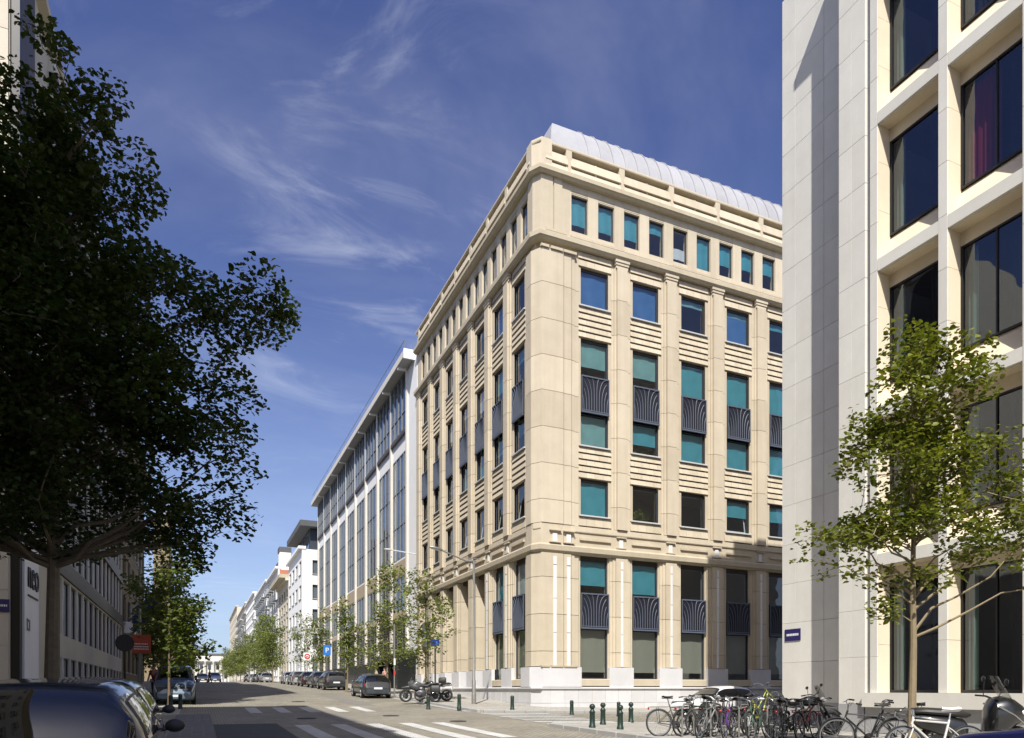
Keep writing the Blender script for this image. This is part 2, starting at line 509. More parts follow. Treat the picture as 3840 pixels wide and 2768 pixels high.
M['leaf_far'] = leafmat('leaf_far', (0.095, 0.125, 0.03), (0.23, 0.26, 0.07))
M['beige_fill'] = plain('beige_pane_fill', (0.26, 0.25, 0.19), 0.9)  # beige panels added to brighten the dark ground-floor windows
M['flag_blue'] = plain('flag_blue', (0.012, 0.022, 0.16), 0.7)
M['skin'] = plain('skin', (0.46, 0.27, 0.19), 0.5)
M['hair'] = plain('hair_brown', (0.05, 0.03, 0.02), 0.6)
def paint(name, c, metal=0.3): return plain(name, c, 0.35, metal=metal, coat=1.0, var=0.03)
# ------------------------------------------------------------------ ground
GY = [(-200, -0.6), (-20, -0.1), (0, 0), (10, .05), (18, .16), (24, .30), (32, .52), (38, .74), (43, .93), (48, 1.12), (60, 1.5), (80, 1.97), (100, 2.4), (150, 3.0), (250, 4.05), (400, 5.6), (900, 10.8)]
def glin(y):
    if y <= GY[0][0]: return GY[0][1]
    for (a, b), (c, d) in zip(GY, GY[1:]):
        if y <= c: return b + (d - b) * (y - a) / (c - a)
    return GY[-1][1]
def g(x, y):
    z = sum(glin(y + k) for k in (-3, -1.5, 0, 1.5, 3)) / 5
    if x > 11 and y < 44:
        k = min(1, max(0, (44 - y) / 12.0))
        z -= 0.02 * min(12, x - 11) * k * min(1, max(0, (y - 6) / 12.0))
    return z
def slope_y(x, y): return (g(x, y + .8) - g(x, y - .8)) / 1.6

def steps(a, b, n):
    return [a + (b - a) * i / n for i in range(n + 1)]
def ylist(y0, y1):
    r = [y0]; y = y0
    while y < y1 - 1e-6:
        st = 2.0 if -10 < y < 110 else 12.0
        y = min(y1, math.floor(y / st + 1.0001) * st)
        r.append(y)
    return r
def sheet(name, x0, x1, y0, y1, dz, mat, nx=None, kind='structure', parent=None, skirt=0.0):
    xs = steps(x0, x1, nx or max(1, int(abs(x1 - x0) / 3)))
    ys = ylist(y0, y1)
    mb = MB()
    vs = [(x, y, g(x, y) + dz) for x in xs for y in ys]
    ny = len(ys)
    fs = [(i * ny + j, (i + 1) * ny + j, (i + 1) * ny + j + 1, i * ny + j + 1) for i in range(len(xs) - 1) for j in range(ny - 1)]
    mb.add(vs, fs)
    if skirt:
        ring = [(x, y0) for x in xs] + [(x1, y) for y in ys[1:]] + [(x, y1) for x in xs[::-1][1:]] + [(x0, y) for y in ys[::-1][1:]]
        n = len(ring)
        vs = [(x, y, g(x, y) + dz) for x, y in ring] + [(x, y, g(x, y) + dz - skirt) for x, y in ring]
        mb.add(vs, [(i, n + i, n + (i + 1) % n, (i + 1) % n) for i in range(n)])
    o = obj(name, mb, mat, parent)
    if parent is None: o['kind'] = kind
    return o

mb = MB()
gx = [-900, -400, -150, -60, -20, 0, 12, 25, 60, 150, 400, 900]
gy = [-200, -60, -20] + list(range(-10, 112, 6)) + [130, 160, 200, 260, 340, 430, 600, 900]
mb.add([(x, y, g(x, y) - 0.06) for x in gx for y in gy], [(i * len(gy) + j, (i + 1) * len(gy) + j, (i + 1) * len(gy) + j + 1, i * len(gy) + j + 1) for i in range(len(gx) - 1) for j in range(len(gy) - 1)])
o = obj('ground', mb, M['ground']); o['kind'] = 'structure'
sheet('road', -2.45, 11.2, -30, 430, 0.0, M['road'], nx=6)
sheet('cross_road', 11.1, 90, 20.6, 28.4, -0.004, M['road'], nx=20)
sheet('side_road', -60, -2.4, 18.2, 28.6, -0.004, M['road'], nx=8)
sheet('asphalt_patch', 0.45, 2.35, 8, 24.2, 0.006, M['asphalt'], nx=2)
sheet('parking_lane', -2.4, -0.65, 29.6, 140, 0.005, M['pavement'], nx=1)
KB = 0.12
pav_r = sheet('pavement_beside_office', 11.25, 16.2, 28.6, 430, KB, M['pavement'], nx=3, skirt=0.3)
pav_c = sheet('pavement_cross_street', 16.2, 60, 28.6, 33.2, KB, M['pavement'], nx=14, skirt=0.3)
pav_p = sheet('pavement_plaza', 10.45, 45, -30, 20.4, KB, M['pavement'], nx=14, skirt=0.3)
pav_l = sheet('pavement_left', -7.5, -2.65, 28.9, 430, KB, M['pavement'], nx=2, skirt=0.3)
pav_n = sheet('pavement_left_near', -9, -2.65, -30, 18.0, KB, M['pavement'], nx=2, skirt=0.3)
# kerb stones, each its own piece
kerb_me = {}
def kerbs(parent, pts, long_x):
    for (x, y) in pts:
        mb = MB()
        L_ = 0.985
        if long_x: mb.bbox(-L_ / 2, L_ / 2, -0.09, 0.09, -0.25, KB + 0.012, 0.02)
        else: mb.bbox(-0.09, 0.09, -L_ / 2, L_ / 2, -0.25, KB + 0.012, 0.02)
        key = long_x
        if key not in kerb_me: kerb_me[key] = mesh_of(mb, M['kerb'], name='kerb_stone')
        a = slope_y(x, y)
        inst('kerb_stone', kerb_me[key], parent, (x, y, g(x, y)), (atan(a) if not long_x else 0, 0, 0))
kerbs(pav_r, [(11.2, 29.2 + k) for k in range(46)], False)
kerbs(pav_c, [(11.8 + k, 28.55) for k in range(24)], True)
kerbs(pav_p, [(11.0 + k, 20.45) for k in range(16)], True)
kerbs(pav_p, [(10.4, 19.8 - k) for k in range(10)], False)
kerbs(pav_l, [(-2.6, 29.5 + k) for k in range(30)], False)
# dark pavers of the strip along the parked cars, near the junction
pv = obj("paver_strip", MB().add([(-0.75, 16, g(0,16)+0.004), (0.42, 16, g(0,16)+0.004), (0.42, 29.4, g(0,29.4)+0.004), (-0.75, 29.4, g(0,29.4)+0.004)], [(0,1,2,3)]), M["ground"]); pv["kind"] = "structure"
_m = mesh_of(MB().bbox(-0.135, 0.135, -0.095, 0.095, -0.05, 0.022, 0.012), M['paver'], name='paver')
for i in range(4):
    for j in range(62):
        y = 17.2 + j * 0.2
        inst('paver', _m, pv, (-0.58 + i * 0.285 + (0.0 if j % 2 else 0.03), y, g(0, y) + 0.004 + rnd.uniform(0, 0.006)), (atan(slope_y(0, y)), 0, rnd.uniform(-.01, .01)))
# zebra crossings: painted stripes
def stripe(x0, x1, y0, y1, nm, skew=0.0):
    n = 4
    mb = MB()
    vs = []
    for k in range(n + 1):
        y = y0 + (y1 - y0) * k / n
        for x in (x0, x1):
            vs.append((x + skew * (y - y0), y, g(x, y) + 0.010))
    mb.add(vs, [(2 * k, 2 * k + 1, 2 * k + 3, 2 * k + 2) for k in range(n)])
    return mb
def crossing(name, stripes):
    r = obj(name, stripe(*stripes[0], name), M['marking']); r['kind'] = 'structure'
    for s in stripes[1:]:
        obj('painted_stripe', stripe(*s, name), M['marking'], r)
crossing('zebra_crossing_near', [(2.78 + 1.12 * k, 3.25 + 1.12 * k, 17.0, 23.2) for k in range(5)])
crossing('zebra_crossing_far', [(1.93 + 1.16 * k, 2.40 + 1.16 * k, 30.1, 34.0) for k in range(5)])
crossing('zebra_crossing_side', [(10.9, 14.2, 21.3 + 1.05 * k, 21.8 + 1.05 * k) for k in range(7)])

# repairs and covers in the road surface
sheet('asphalt_repair', 4.4, 5.2, 24.4, 29.6, 0.006, M['ground'], nx=1)
sheet('asphalt_repair', 7.2, 8.1, 35.0, 47.0, 0.006, M['ground'], nx=1)
for (x, y, r) in ((3.6, 26.4, .34), (6.9, 27.2, .32), (8.4, 23.6, .30), (4.9, 39.0, .34)):
    o = obj('manhole_cover', MB().lathe([(.001, .0), (r * .86, .0), (r * .88, -.004), (r * .92, -.004), (r * .94, .002), (r, .002), (r, -.03)], 24), M['rubber'])
    o.location = (x, y, g(x, y) + .013); o.rotation_euler = (atan(slope_y(x, y)), 0, 0); o['kind'] = 'structure'
o = obj('gutter', MB().add([v for y in ylist(29.2, 110) for v in ((10.72, y, g(11, y) + .008), (11.12, y, g(11, y) + .008))], [(2 * k, 2 * k + 1, 2 * k + 3, 2 * k + 2) for k in range(len(ylist(29.2, 110)) - 1)]), M['kerb']); o['kind'] = 'structure'
# ------------------------------------------------------------------ main stone office at the corner
BX, BY = 15.79, 32.38
main = root('stone_office', 'cream stone corner office with teal blinds and fan-pattern grilles', 'building', (BX, BY, g(BX, BY)), world=True)
EX, EY = 42.0, 53.8
RC = [19.16 + 3.22 * i for i in range(7)]
LC = [34.65 + 2.83 * i for i in range(7)]
RW, LW = 1.68, 1.42
def fb(mb, face, u0, u1, o0, o1, z0, z1, bev=0):
    if face == 'S': a = (u0, u1, BY - o1, BY - o0, z0, z1)
    else: a = (BX - o1, BX - o0, u0, u1, z0, z1)
    if bev: mb.bbox(*a, bev)
    else: mb.box(*a)
    return mb
def ppt(face, u, o):
    return (u, BY - o) if face == 'S' else (BX - o, u)
def slab(face, u0, u1, ob, obot, otop, z0, z1):
    # stone whose lower edge stands proud of its upper edge
    q = [(u0, ob, z0), (u1, ob, z0), (u1, obot, z0), (u0, obot, z0), (u0, ob, z1), (u1, ob, z1), (u1, otop, z1), (u0, otop, z1)]
    vs = [(*ppt(face, u, o_), z) for u, o_, z in q]
    fs = [(0, 1, 2, 3), (7, 6, 5, 4), (3, 2, 6, 7), (0, 3, 7, 4), (2, 1, 5, 6), (1, 0, 4, 5)]
    if face == 'W': fs = [f_[::-1] for f_ in fs]
    return MB().add(vs, fs)
faces = {'S': dict(c=RC, w=RW, e=EX, m=.17), 'W': dict(c=LC, w=LW, e=EY, m=.15)}
Z_F1 = (10.57, 12.41); Z_D = (14.23, 19.77); Z_F5 = (21.56, 23.47); Z_G = (1.99, 8.24)
Z_T = (25.29, 27.19)
JZ = [9.95, 11.15, 13.0, 14.85, 16.7, 18.5, 20.35, 22.2, 23.92]
GJ = [2.62, 3.4, 5.3, 7.2, 8.44]
# --- plain wall behind the facing
wall = MB()
jamb = MB()
for fk, F_ in faces.items():
    c, w, m_ = F_['c'], F_['w'], F_['m']
    edges = []
    prev = (BX if fk == 'S' else BY) + 0.4
    for i, cc in enumerate(c):
        a, b = cc - w / 2, cc + w / 2
        opened = fk == 'W' and 2 <= i <= 5
        fb(wall, fk, prev, a, -.42, -.06, 8.44 if (fk == 'W' and 2 <= i <= 6 and i != 2) else -0.6, 24.6)
        if fk == 'W' and 3 <= i <= 6:
            pass
        zs = [(8.24, 10.57), (12.41, 14.23), (19.77, 21.56), (23.47, 24.6)]
        for z0, z1 in zs: obj('groove_shade_backing', fb(MB(), fk, a - m_ + .01, b + m_ - .01, -.55, -.20, z0 + .02, z1 - .02), M['groove_shade'], main); fb(wall, fk, a, b, -.62, -.56, z0, z1)  # dark backing added to deepen the groove shade
        if not opened: fb(wall, fk, a, b, -.42, -.10, -0.6, 1.99)
        prev = b
        for z0, z1 in (Z_F1, Z_D, Z_F5):
            for s_ in (-1, 1):
                u0 = cc + s_ * w / 2; u1 = cc + s_ * (w / 2 + m_)
                fb(jamb, fk, min(u0, u1), max(u0, u1), -.40, -.012, z0 - .02, z1 + .02)
    fb(wall, fk, prev, F_['e'], -.42, -.06, -0.6, 24.6)
obj('wall', wall, M['stone'], main)
obj('window_surround', jamb, M['stone'], main)
# --- back, roof, floors, inner core
bk = MB()
bk.box(BX + .5, EX, EY - .3, EY, -.6, 28.9); bk.box(EX - .3, EX, BY + .5, EY - .3, -.6, 28.9)
bk.box(BX + .3, EX - .3, BY + .3, EY - .3, 28.35, 28.6)
obj('rear_wall', bk, M['stone_dark'], main)
core = MB().box(BX + 4.2, EX - .4, BY + 4.2, EY - .4, -.5, 28.3)
obj('interior_wall', core, M['interior'], main)
fl = MB()
for z in (9.6, 13.3, 17.0, 20.6, 24.5):
    fl.box(BX + .43, EX - .4, BY + .43, EY - .4, z - .3, z)
obj('floor_slab', fl, M['interior'], main)
# --- pier blocks
def pier_poly(fk, u0, u1, p=0.20):
    w = u1 - u0
    q = [(0, -.05), (0, 0), (.12 * w, 0), (.12 * w, .4 * p), (.2 * w, .4 * p), (.2 * w, .25 * p), (.24 * w, .25 * p), (.24 * w, p), (.76 * w, p), (.76 * w, .25 * p), (.80 * w, .25 * p), (.80 * w, .4 * p), (.88 * w, .4 * p), (.88 * w, 0), (w, 0), (w, -.05)]
    return [ppt(fk, u0 + a, o) for a, o in q]
def pier_stack(fk, u0, u1, zs, gap=.022):
    for z0, z1 in zip(zs, zs[1:]):
        obj('pier_block', MB().prism(pier_poly(fk, u0 + .004, u1 - .004), z0, z1 - gap), M['stone'], main)
for fk, F_ in faces.items():
    c, w, m_ = F_['c'], F_['w'], F_['m']
    ends = [(c[i] + w / 2 + m_, (c[i + 1] - w / 2 - m_) if i + 1 < len(c) else F_['e']) for i in range(len(c))]
    for i, (a, b) in enumerate(ends):
        pier_stack(fk, a, b, JZ)
        cap = MB(); mid = (a + b) / 2; hw = (b - a) / 2
        for k, (dz, oo, ww) in enumerate(((0, .15, .62), (.16, .19, .68), (.3, .23, .74))):
            fb(cap, fk, mid - hw * ww, mid + hw * ww, 0.0, oo, 23.92 + dz, 23.92 + dz + .15)
        obj('capital', cap, M['stone'], main)
        # ground floor pier with white inlay strip
        a2, b2 = a - .10, b + .10
        deep = fk == 'W' and 1 <= i <= 5
        for z0, z1 in zip(GJ, GJ[1:]):
            pb = MB().prism(pier_poly(fk, a2, b2, .14), z0, z1 - .024)
            if deep: fb(pb, fk, a2 + .02, b2 - .02, -2.6, -.045, z0, z1 - .024)
            obj('pier_block', pb, M['stone'], main)
        mid = (a2 + b2) / 2
        if fk == 'S' or i < 2:
            for z0, z1 in ((2.64, 4.35), (4.37, 6.10), (6.12, 7.80), (7.84, 8.26)):
                st = MB(); fb(st, fk, mid - .07, mid + .07, .135, .165, z0, z1 - .02, .008)
                obj('inlay_strip', st, M['inlay'], main)
        sq = MB(); fb(sq, fk, mid - .12, mid + .12, .02, .075, 9.02, 9.42, .01)
        obj('inlay_panel', sq, M['inlay'], main)
        for zz_ in (8.95, 9.52):
            lg = MB(); fb(lg, fk, mid - .30, mid + .30, 0.0, .14, zz_, zz_ + .06)
            obj('ledge', lg, M['stone'], main)
        # granite base of the pier
        pb = MB(); fb(pb, fk, a2 - .06, b2 + .06, -.08, .13, 1.56, 2.60, .012)
        if deep: fb(pb, fk, a2 - .05, b2 + .05, -2.6, -.081, 0.6, 2.60)
        obj('pier_base', pb, M['granite'], main)
# --- corner pier
def corner_poly(p):
    q = [(0, 1.45), (0, 1.18), (-.05 - p * .3, 1.18), (-.05 - p * .3, .98), (-p, .98), (-p, .40), (.18, -p), (1.42, -p), (1.42, -p * .2), (1.47, -p * .2), (1.47, -p * .8), (1.9, -p * .8), (1.9, -p * .1), (1.95, -p * .1), (1.95, -p * .6), (2.10, -p * .6), (2.10, -.03), (2.38, -.03), (2.38, .10), (.5, .10), (.5, .5), (.10, .5), (.10, 1.45)]
    return [(BX + a, BY + b) for a, b in q]
for z0, z1 in zip(JZ, JZ[1:]):
    obj('corner_block', MB().prism(corner_poly(.17), z0, z1 - .024), M['stone'], main)
for z0, z1 in zip(GJ, GJ[1:]):
    obj('corner_block', MB().prism(corner_poly(.16), z0, z1 - .024), M['stone'], main)
obj('corner_block', MB().prism(corner_poly(.13), 8.9, 9.94), M['stone'], main)
for uu in (17.42, 17.12 - 0.02 + 0.0):
    pass
for uu in (16.72, 17.52):
    for z0, z1 in ((2.64, 4.35), (4.37, 6.10), (6.12, 7.80), (7.84, 8.26)):
        obj('inlay_strip', fb(MB(), 'S', uu - .09, uu + .09, .12, .185, z0, z1 - .02, .008), M['inlay'], main)
    obj('inlay_panel', fb(MB(), 'S', uu - .13, uu + .13, .12, .19, 9.02, 9.42, .01), M['inlay'], main)
    for zz_ in (8.95, 9.56):
        obj('ledge', fb(MB(), 'S', uu - .33, uu + .33, .10, .27, zz_, zz_ + .06), M['stone'], main)
for a, b in ((15.9, 16.35), (16.45, 17.15), (17.2, 17.95)):
    obj('ledge', fb(MB(), 'S', a, b, .08, .25, 23.92, 24.05), M['stone'], main)
    obj('ledge', fb(MB(), 'S', a, b, .08, .29, 2.58, 2.66), M['stone_dark'], main)
# corner granite
cg = MB()
obj('corner_base', MB().prism([(BX - .24, BY + 1.5), (BX - .24, BY + .42), (BX + .2, BY - .24), (BX + 2.45, BY - .24), (BX + 2.45, BY + .3), (BX + .4, BY + .3), (BX + .4, BY + 1.5)], 1.56, 2.58), M['granite'], main)
# --- plinth blocks
def plinth(fk, u0, u1, wd):
    n = int(round((u1 - u0) / wd)); d = (u1 - u0) / n
    for row, (z0, z1) in enumerate(((-.3, .72), (.735, 1.44))):
        for k in range(n):
            a = u0 + k * d; b = a + d - .012
            obj('plinth_block', fb(MB(), fk, a, b, -.3, .16 + (0.03 if row == 0 else 0), z0, z1, .008), M['granite'], main)
plinth('S', BX + .7, 36, 0.82)
plinth('W', BY + 1.0, EY, 0.82)
for z0, z1, p in ((-.3, .72, .19), (.735, 1.44, .16)):
    obj('plinth_corner', MB().prism([(BX - p, BY + .99), (BX - p, BY + .42), (BX + .2, BY - p), (BX + .69, BY - p), (BX + .69, BY + .6), (BX + .5, BY + .99)], z0, z1), M['granite'], main)
def off_path(path, o):
    """offset an open polyline outwards (to its right when walking from the left face to the right face)"""
    r = []
    n = len(path)
    for i in range(n):
        p = Vector(path[i]); dirs = []
        if i > 0: dirs.append((p - Vector(path[i - 1])).normalized())
        if i < n - 1: dirs.append((Vector(path[i + 1]) - p).normalized())
        ns = [Vector((d.y, -d.x)) for d in dirs]
        if len(ns) == 1: nn = ns[0]; k = 1
        else:
            nn = (ns[0] + ns[1]).normalized(); k = 1 / max(.3, nn.dot(ns[0]))
        r.append(p + nn * o * k)
    return r
CP = [(BX, EY), (BX, BY + .30), (BX + .18, BY), (EX, BY)]
def sweep(prof, path=CP):
    mb = MB()
    rows = [off_path(path, o) for o, z in prof]
    vs = []; n = len(path); m = len(prof)
    for (o, z), r in zip(prof, rows):
        vs += [(p.x, p.y, z) for p in r]
    fs = []
    for i in range(m):
        i2 = (i + 1) % m
        for k in range(n - 1):
            fs.append((i * n + k, i2 * n + k, i2 * n + k + 1, i * n + k + 1))
    return mb.add(vs, fs)
obj('plinth_cap', sweep([(-.1, 1.44), (.21, 1.44), (.24, 1.47), (.24, 1.53), (.16, 1.56), (-.1, 1.56)]), M['granite'], main)
obj('cornice', sweep([(-.1, 8.44), (.10, 8.44), (.14, 8.52), (.24, 8.56), (.26, 8.80), (.15, 8.90), (-.1, 8.90)]), M['stone_dark'], main)
obj('frieze', sweep([(-.1, 8.88), (.02, 8.88), (.02, 9.62), (-.1, 9.62)]), M['stone'], main)
obj('string_course', sweep([(-.1, 9.62), (.085, 9.62), (.10, 9.66), (.10, 9.92), (-.1, 9.94)]), M['stone'], main)
obj('cornice', sweep([(-.4, 24.36), (.22, 24.36), (.26, 24.42), (.33, 24.47), (.33, 24.70), (.24, 24.78), (-.4, 24.78)]), M['stone_dark'], main)
obj('cornice', sweep([(-.4, 27.68), (.22, 27.68), (.30, 27.76), (.37, 27.79), (.37, 27.98), (.24, 28.05), (-.4, 28.05)]), M['stone_dark'], main)
# parapet courses, broken by posts at the bay lines
for fk, F_ in faces.items():
    c, w = F_['c'], F_['w']
    sp = c[1] - c[0]
    start = BX + .3 if fk == 'S' else BY + .45
    bounds = [c[0] - sp / 2 + k * sp for k in range(len(c) + 1)]
    bounds[-1] = min(bounds[-1], F_['e'] - .1)
    fb_ = MB(); fb(fb_, fk, start - .1, F_['e'], -.35, .04, 28.05, 28.97); obj('parapet', fb_, M['stone_dark'], main)
    segs = [(start, bounds[0])] + list(zip(bounds, bounds[1:]))
    for a, b in segs:
        if b - a < .3: continue
        for z0, z1, oo in ((28.12, 28.40, .14), (28.47, 28.95, .14)):
            obj('parapet_course', slab(fk, a + .09, b - .09, .0, oo + .07, oo - .02, z0, z1), M['stone'], main)
        obj('parapet_post', fb(MB(), fk, b - .17, b + .17, -.3, .15, 28.05, 29.30, .01), M['stone'], main)
        if b - a > 2:
            mid = (a + b) / 2
            obj('parapet_post', fb(MB(), fk, mid - .05, mid + .05, .02, .13, 28.05, 28.97), M['stone'], main)
        obj('course', fb(MB(), fk, a + .12, b - .12, -.02, .17, 24.86, 24.98), M['stone'], main)
        if b - a > 2: obj('course', fb(MB(), fk, (a + b) / 2 - w / 2 - .1, (a + b) / 2 + w / 2 + .1, 0, .12, 9.22, 9.34), M['stone'], main)
    fb_ = MB(); fb(fb_, fk, start - .1, F_['e'], -1.5, -1.36, 28.4, 29.29); obj('parapet_back', fb_, M['brown_panel'], main)
obj('coping', sweep([(-1.45, 29.27), (.15, 29.27), (.17, 29.32), (.17, 29.40), (.08, 29.44), (-1.45, 29.44)]), M['stone'], main)
obj('corner_post', MB().prism([(BX - .18, BY + .9), (BX - .18, BY + .32), (BX + .18, BY - .18), (BX + .75, BY - .18), (BX + .75, BY + .3), (BX + .3, BY + .9)], 28.05, 29.50), M['stone'], main)
# --- top storey
TOPC = {'S': [18.26 + 1.612 * i for i in range(14)], 'W': [33.95 + 1.416 * i for i in range(14)]}
TOPW = {'S': 1.0, 'W': .90}
tw = MB(); tl = MB()
for fk in faces:
    c, w, e = TOPC[fk], TOPW[fk], faces[fk]['e']
    prev = (BX if fk == 'S' else BY) + .5
    fb(tw, fk, prev, e, -.42, -.02, 24.78, Z_T[0]); fb(tw, fk, prev, e, -.42, -.02, Z_T[1], 27.7)
    for cc in c:
        obj('top_pier', fb(MB(), fk, prev, cc - w / 2, -.42, .0, Z_T[0] - .3, 27.69), M['stone'], main)
        for zz_ in (Z_T[1] + .06, Z_T[1] + .16):
            obj('lintel', fb(MB(), fk, cc - w / 2 - .02, cc + w / 2 + .02, -.2, -.005, zz_, zz_ + .07), M['stone'], main)
        prev = cc + w / 2
    obj('top_pier', fb(MB(), fk, prev, e, -.42, .0, Z_T[0] - .3, 27.69), M['stone'], main)
obj('top_wall', tw, M['stone'], main)
def tc_poly(p): return [(BX + a, BY + b) for a, b in [(-.015, 1.15), (-.015, .9), (-p, .9), (-p, .36), (.18, -p), (.85, -p), (.85, -p * .1), (.92, -p * .1), (.92, -p * .8), (1.40, -p * .8), (1.40, -.015), (1.88, -.015), (1.88, .2), (.5, .2), (.5, .55), (.2, .55), (.2, 1.15)]]
obj('top_corner', MB().prism(tc_poly(.10), 24.78, 27.69), M['stone'], main)
# --- spandrel stones
for fk, F_ in faces.items():
    c, w, m_ = F_['c'], F_['w'], F_['m']
    for i, cc in enumerate(c):
        u0, u1 = cc - w / 2 - m_, cc + w / 2 + m_
        for z0, z1, n in ((9.95, 10.47, 1), (12.47, 14.12, 5), (19.83, 21.45, 5), (23.52, 24.32, 2)):
            h = (z1 - z0) / n
            for k in range(n):
                za, zb = z0 + k * h + .06, z0 + (k + 1) * h
                if fk == 'S' and i < 5:
                    nb = 4
                    d = (u1 - u0) / nb
                    cuts = [u0 + d * q for q in range(nb + 1)] if k % 2 == 0 else [u0] + [u0 + d * (q + .5) for q in range(nb)] + [u1]
                    for a, b in zip(cuts, cuts[1:]):
                        obj('spandrel_stone', slab(fk, a + .006, b - .006, -.21, .044, -.014, za, zb), M['stone'], main)
                else:
                    obj('spandrel_course', slab(fk, u0, u1, -.21, .044, -.014, za, zb), M['stone'], main)
# --- windows
def win_frame(w, h, t=.055, d=.08, rails=()):
    mb = MB()
    mb.box(-w / 2, -w / 2 + t, -d / 2, d / 2, 0, h); mb.box(w / 2 - t, w / 2, -d / 2, d / 2, 0, h)
    mb.box(-w / 2 + t, w / 2 - t, -d / 2, d / 2, 0, t); mb.box(-w / 2 + t, w / 2 - t, -d / 2, d / 2, h - t, h)
    for r in rails: mb.box(-w / 2 + t, w / 2 - t, -d / 2, d / 2, r - t / 2, r + t / 2)
    return mb
MC = {}
def cached(key, fn):
    if key not in MC: MC[key] = fn()
    return MC[key]
def face_loc(face, u, o, z):
    return ((u, BY - o, z), (0, 0, 0)) if face == 'S' else ((BX - o, u, z), (0, 0, radians(-90)))
def grille_mesh(w, h):
    plate = MB().box(-w / 2, w / 2, -.03, .03, 0, h)
    bars = MB()
    y = -.055
    bars.box(-w / 2, w / 2, -.075, -.032, h - .07, h); bars.box(-w / 2, w / 2, -.09, -.032, 0, .08); bars.box(-w / 2, w / 2, -.07, -.032, .12, .16)
    for s_ in (-1, 1): bars.box(s_ * w / 2 - (.04 if s_ > 0 else 0), s_ * w / 2 + (0 if s_ > 0 else .04), -.075, -.032, .08, h)
    n = 10
    for k in range(n):
        x = (-w / 2 + .09 + (w - .18) * k / (n - 1)) * .93
        q = abs(x) / (w / 2)
        zb_ = h * (.10 + .45 * (1 - q))
        pts = [(x, y, .1), (x, y, zb_)]
        zt = h - .08
        for j in range(1, 9):
            t = j / 8
            xx = x * (1 + 1.9 * t ** 2.0)
            z = zb_ + (zt - zb_) * sin(t * pi / 2 * .98)
            if abs(xx) > w / 2 - .04: break
            pts.append((xx, y, z))
        if len(pts) > 1: bars.tube(pts, .021, 4)
    return mesh_of(plate, M['grille'], name='grille'), mesh_of(bars, M['grille_bar'], name='grille_bars')
def add_window(face, u, w, z0, z1, o=-.17, blind=None, grille=None, rails=(), sill=True, tilt=False, plant=False):
    h = z1 - z0
    loc, rot = face_loc(face, u, o, z0)
    fr = inst('window', cached(('fr', w, round(h, 2), rails), lambda: mesh_of(win_frame(w, h, rails=rails), M['frame_dark'], name='window')), main, loc, rot)
    inst('pane', cached(('pa', w, round(h, 2)), lambda: mesh_of(MB().add([(-w / 2 + .05, 0, .05), (w / 2 - .05, 0, .05), (w / 2 - .05, 0, h - .05), (-w / 2 + .05, 0, h - .05)], [(0, 1, 2, 3)]), M['glass'], name='pane')), fr, (0, 0, 0))
    for (b0, b1, mat) in (blind or []):
        bm = cached(('bl', w, round(b1 - b0, 2), mat), lambda: mesh_of(MB().grid(lambda a, b: (-w / 2 + .06 + (w - .12) * a, .07 + .015 * sin(a * 9), (b1 - b0) * b), 10, 1), M[mat], True, name='blind'))
        inst('blind', bm, fr, (0, 0, b0))
    if sill:
        inst('sill', cached(('si', w, face), lambda: mesh_of(MB().bbox(-w / 2 - .13, w / 2 + .13, -.27, .02, -.075, -.005, .01), M['sill'], name='sill')), fr, (0, 0, 0))
    if grille:
        g0, g1 = grille
        pl, ba = cached(('gr', w, round(g1 - g0, 2)), lambda: grille_mesh(w, g1 - g0))
        gr = inst('grille', pl, fr, (0, -.20, g0))
        inst('grille_bars', ba, gr, (0, 0, 0))
    if tilt:
        s_ = inst('open_sash', cached(('ts', w, round(h, 2)), lambda: mesh_of(win_frame(w - .16, h - .16, .05, .04), M['frame_white'], name='open_sash')), fr, (0, .10, .08))
        s_.rotation_euler = (radians(-9), 0, 0)
    if plant:
        mb = MB()
        rr = random.Random(int(u * 100))
        for k in range(70):
            a, b = rr.uniform(-.5, .5), rr.uniform(.1, .75)
            p = Vector((a * (1.2 - b), rr.uniform(.2, .5), b)); d = Vector((rr.uniform(-1, 1), rr.uniform(-.6, .6), rr.uniform(-.2, 1))).normalized() * .16
            q = d.cross(Vector((0, 1, .2))).normalized() * .04
            mb.add([p, p + d * .5 + q, p + d, p + d * .5 - q], [(0, 1, 2, 3)])
        obj('pot_plant', mb, M['leaf'], fr)
    return fr
rw = random.Random(3)
def B(frac, h, mat='blind_teal', top=None):
    t = h - .06 if top is None else top
    return [(t - frac * (h - .12) if top is None else t - frac, t, mat)]
hT = Z_T[1] - Z_T[0]; h5 = Z_F5[1] - Z_F5[0]; hD = Z_D[1] - Z_D[0]; h1 = Z_F1[1] - Z_F1[0]; hG = Z_G[1] - Z_G[0]
topd = [.76, .74, .72, .30, 0, 1, .62, .55, .5, .8, .4, .7, .6, .5]
for i, u in enumerate(TOPC['S']):
    add_window('S', u, TOPW['S'], *Z_T, blind=B(topd[i], hT) if topd[i] else [(.3, .9, 'blind_white')], sill=False)
for i, u in enumerate(TOPC['W']):
    f_ = rw.choice([.9, .75, .3, 1, .5, .2])
    add_window('W', u, TOPW['W'], *Z_T, blind=B(f_, hT, rw.choice(['blind_teal', 'blind_teal', 'blind_blue_sky'])), sill=False)
f5 = [[(.06, 1.85, 'blind_blue_sky')], [(.06, 1.85, 'blind_blue_sky')], B(.18, h5, 'blind_green'), [(.06, 1.6, 'blind_blue_sky'), (1.6, 1.85, 'blind_green')], B(.2, h5), B(.5, h5), B(.5, h5)]  # full blue fills stand for sky reflected in these panes
du = [1.25, 1.25, 1.9, 1.9, 1.9, 1.9, 1.9]; dl = [1.5, 1.05, 1.5, 1.5, 1.5, 1.5, 1.5]
f1 = [1, 0, 0, .5, .5, .5, .5]
gu = [1.25, 1.55, 0, 0, 0, 0, 0]
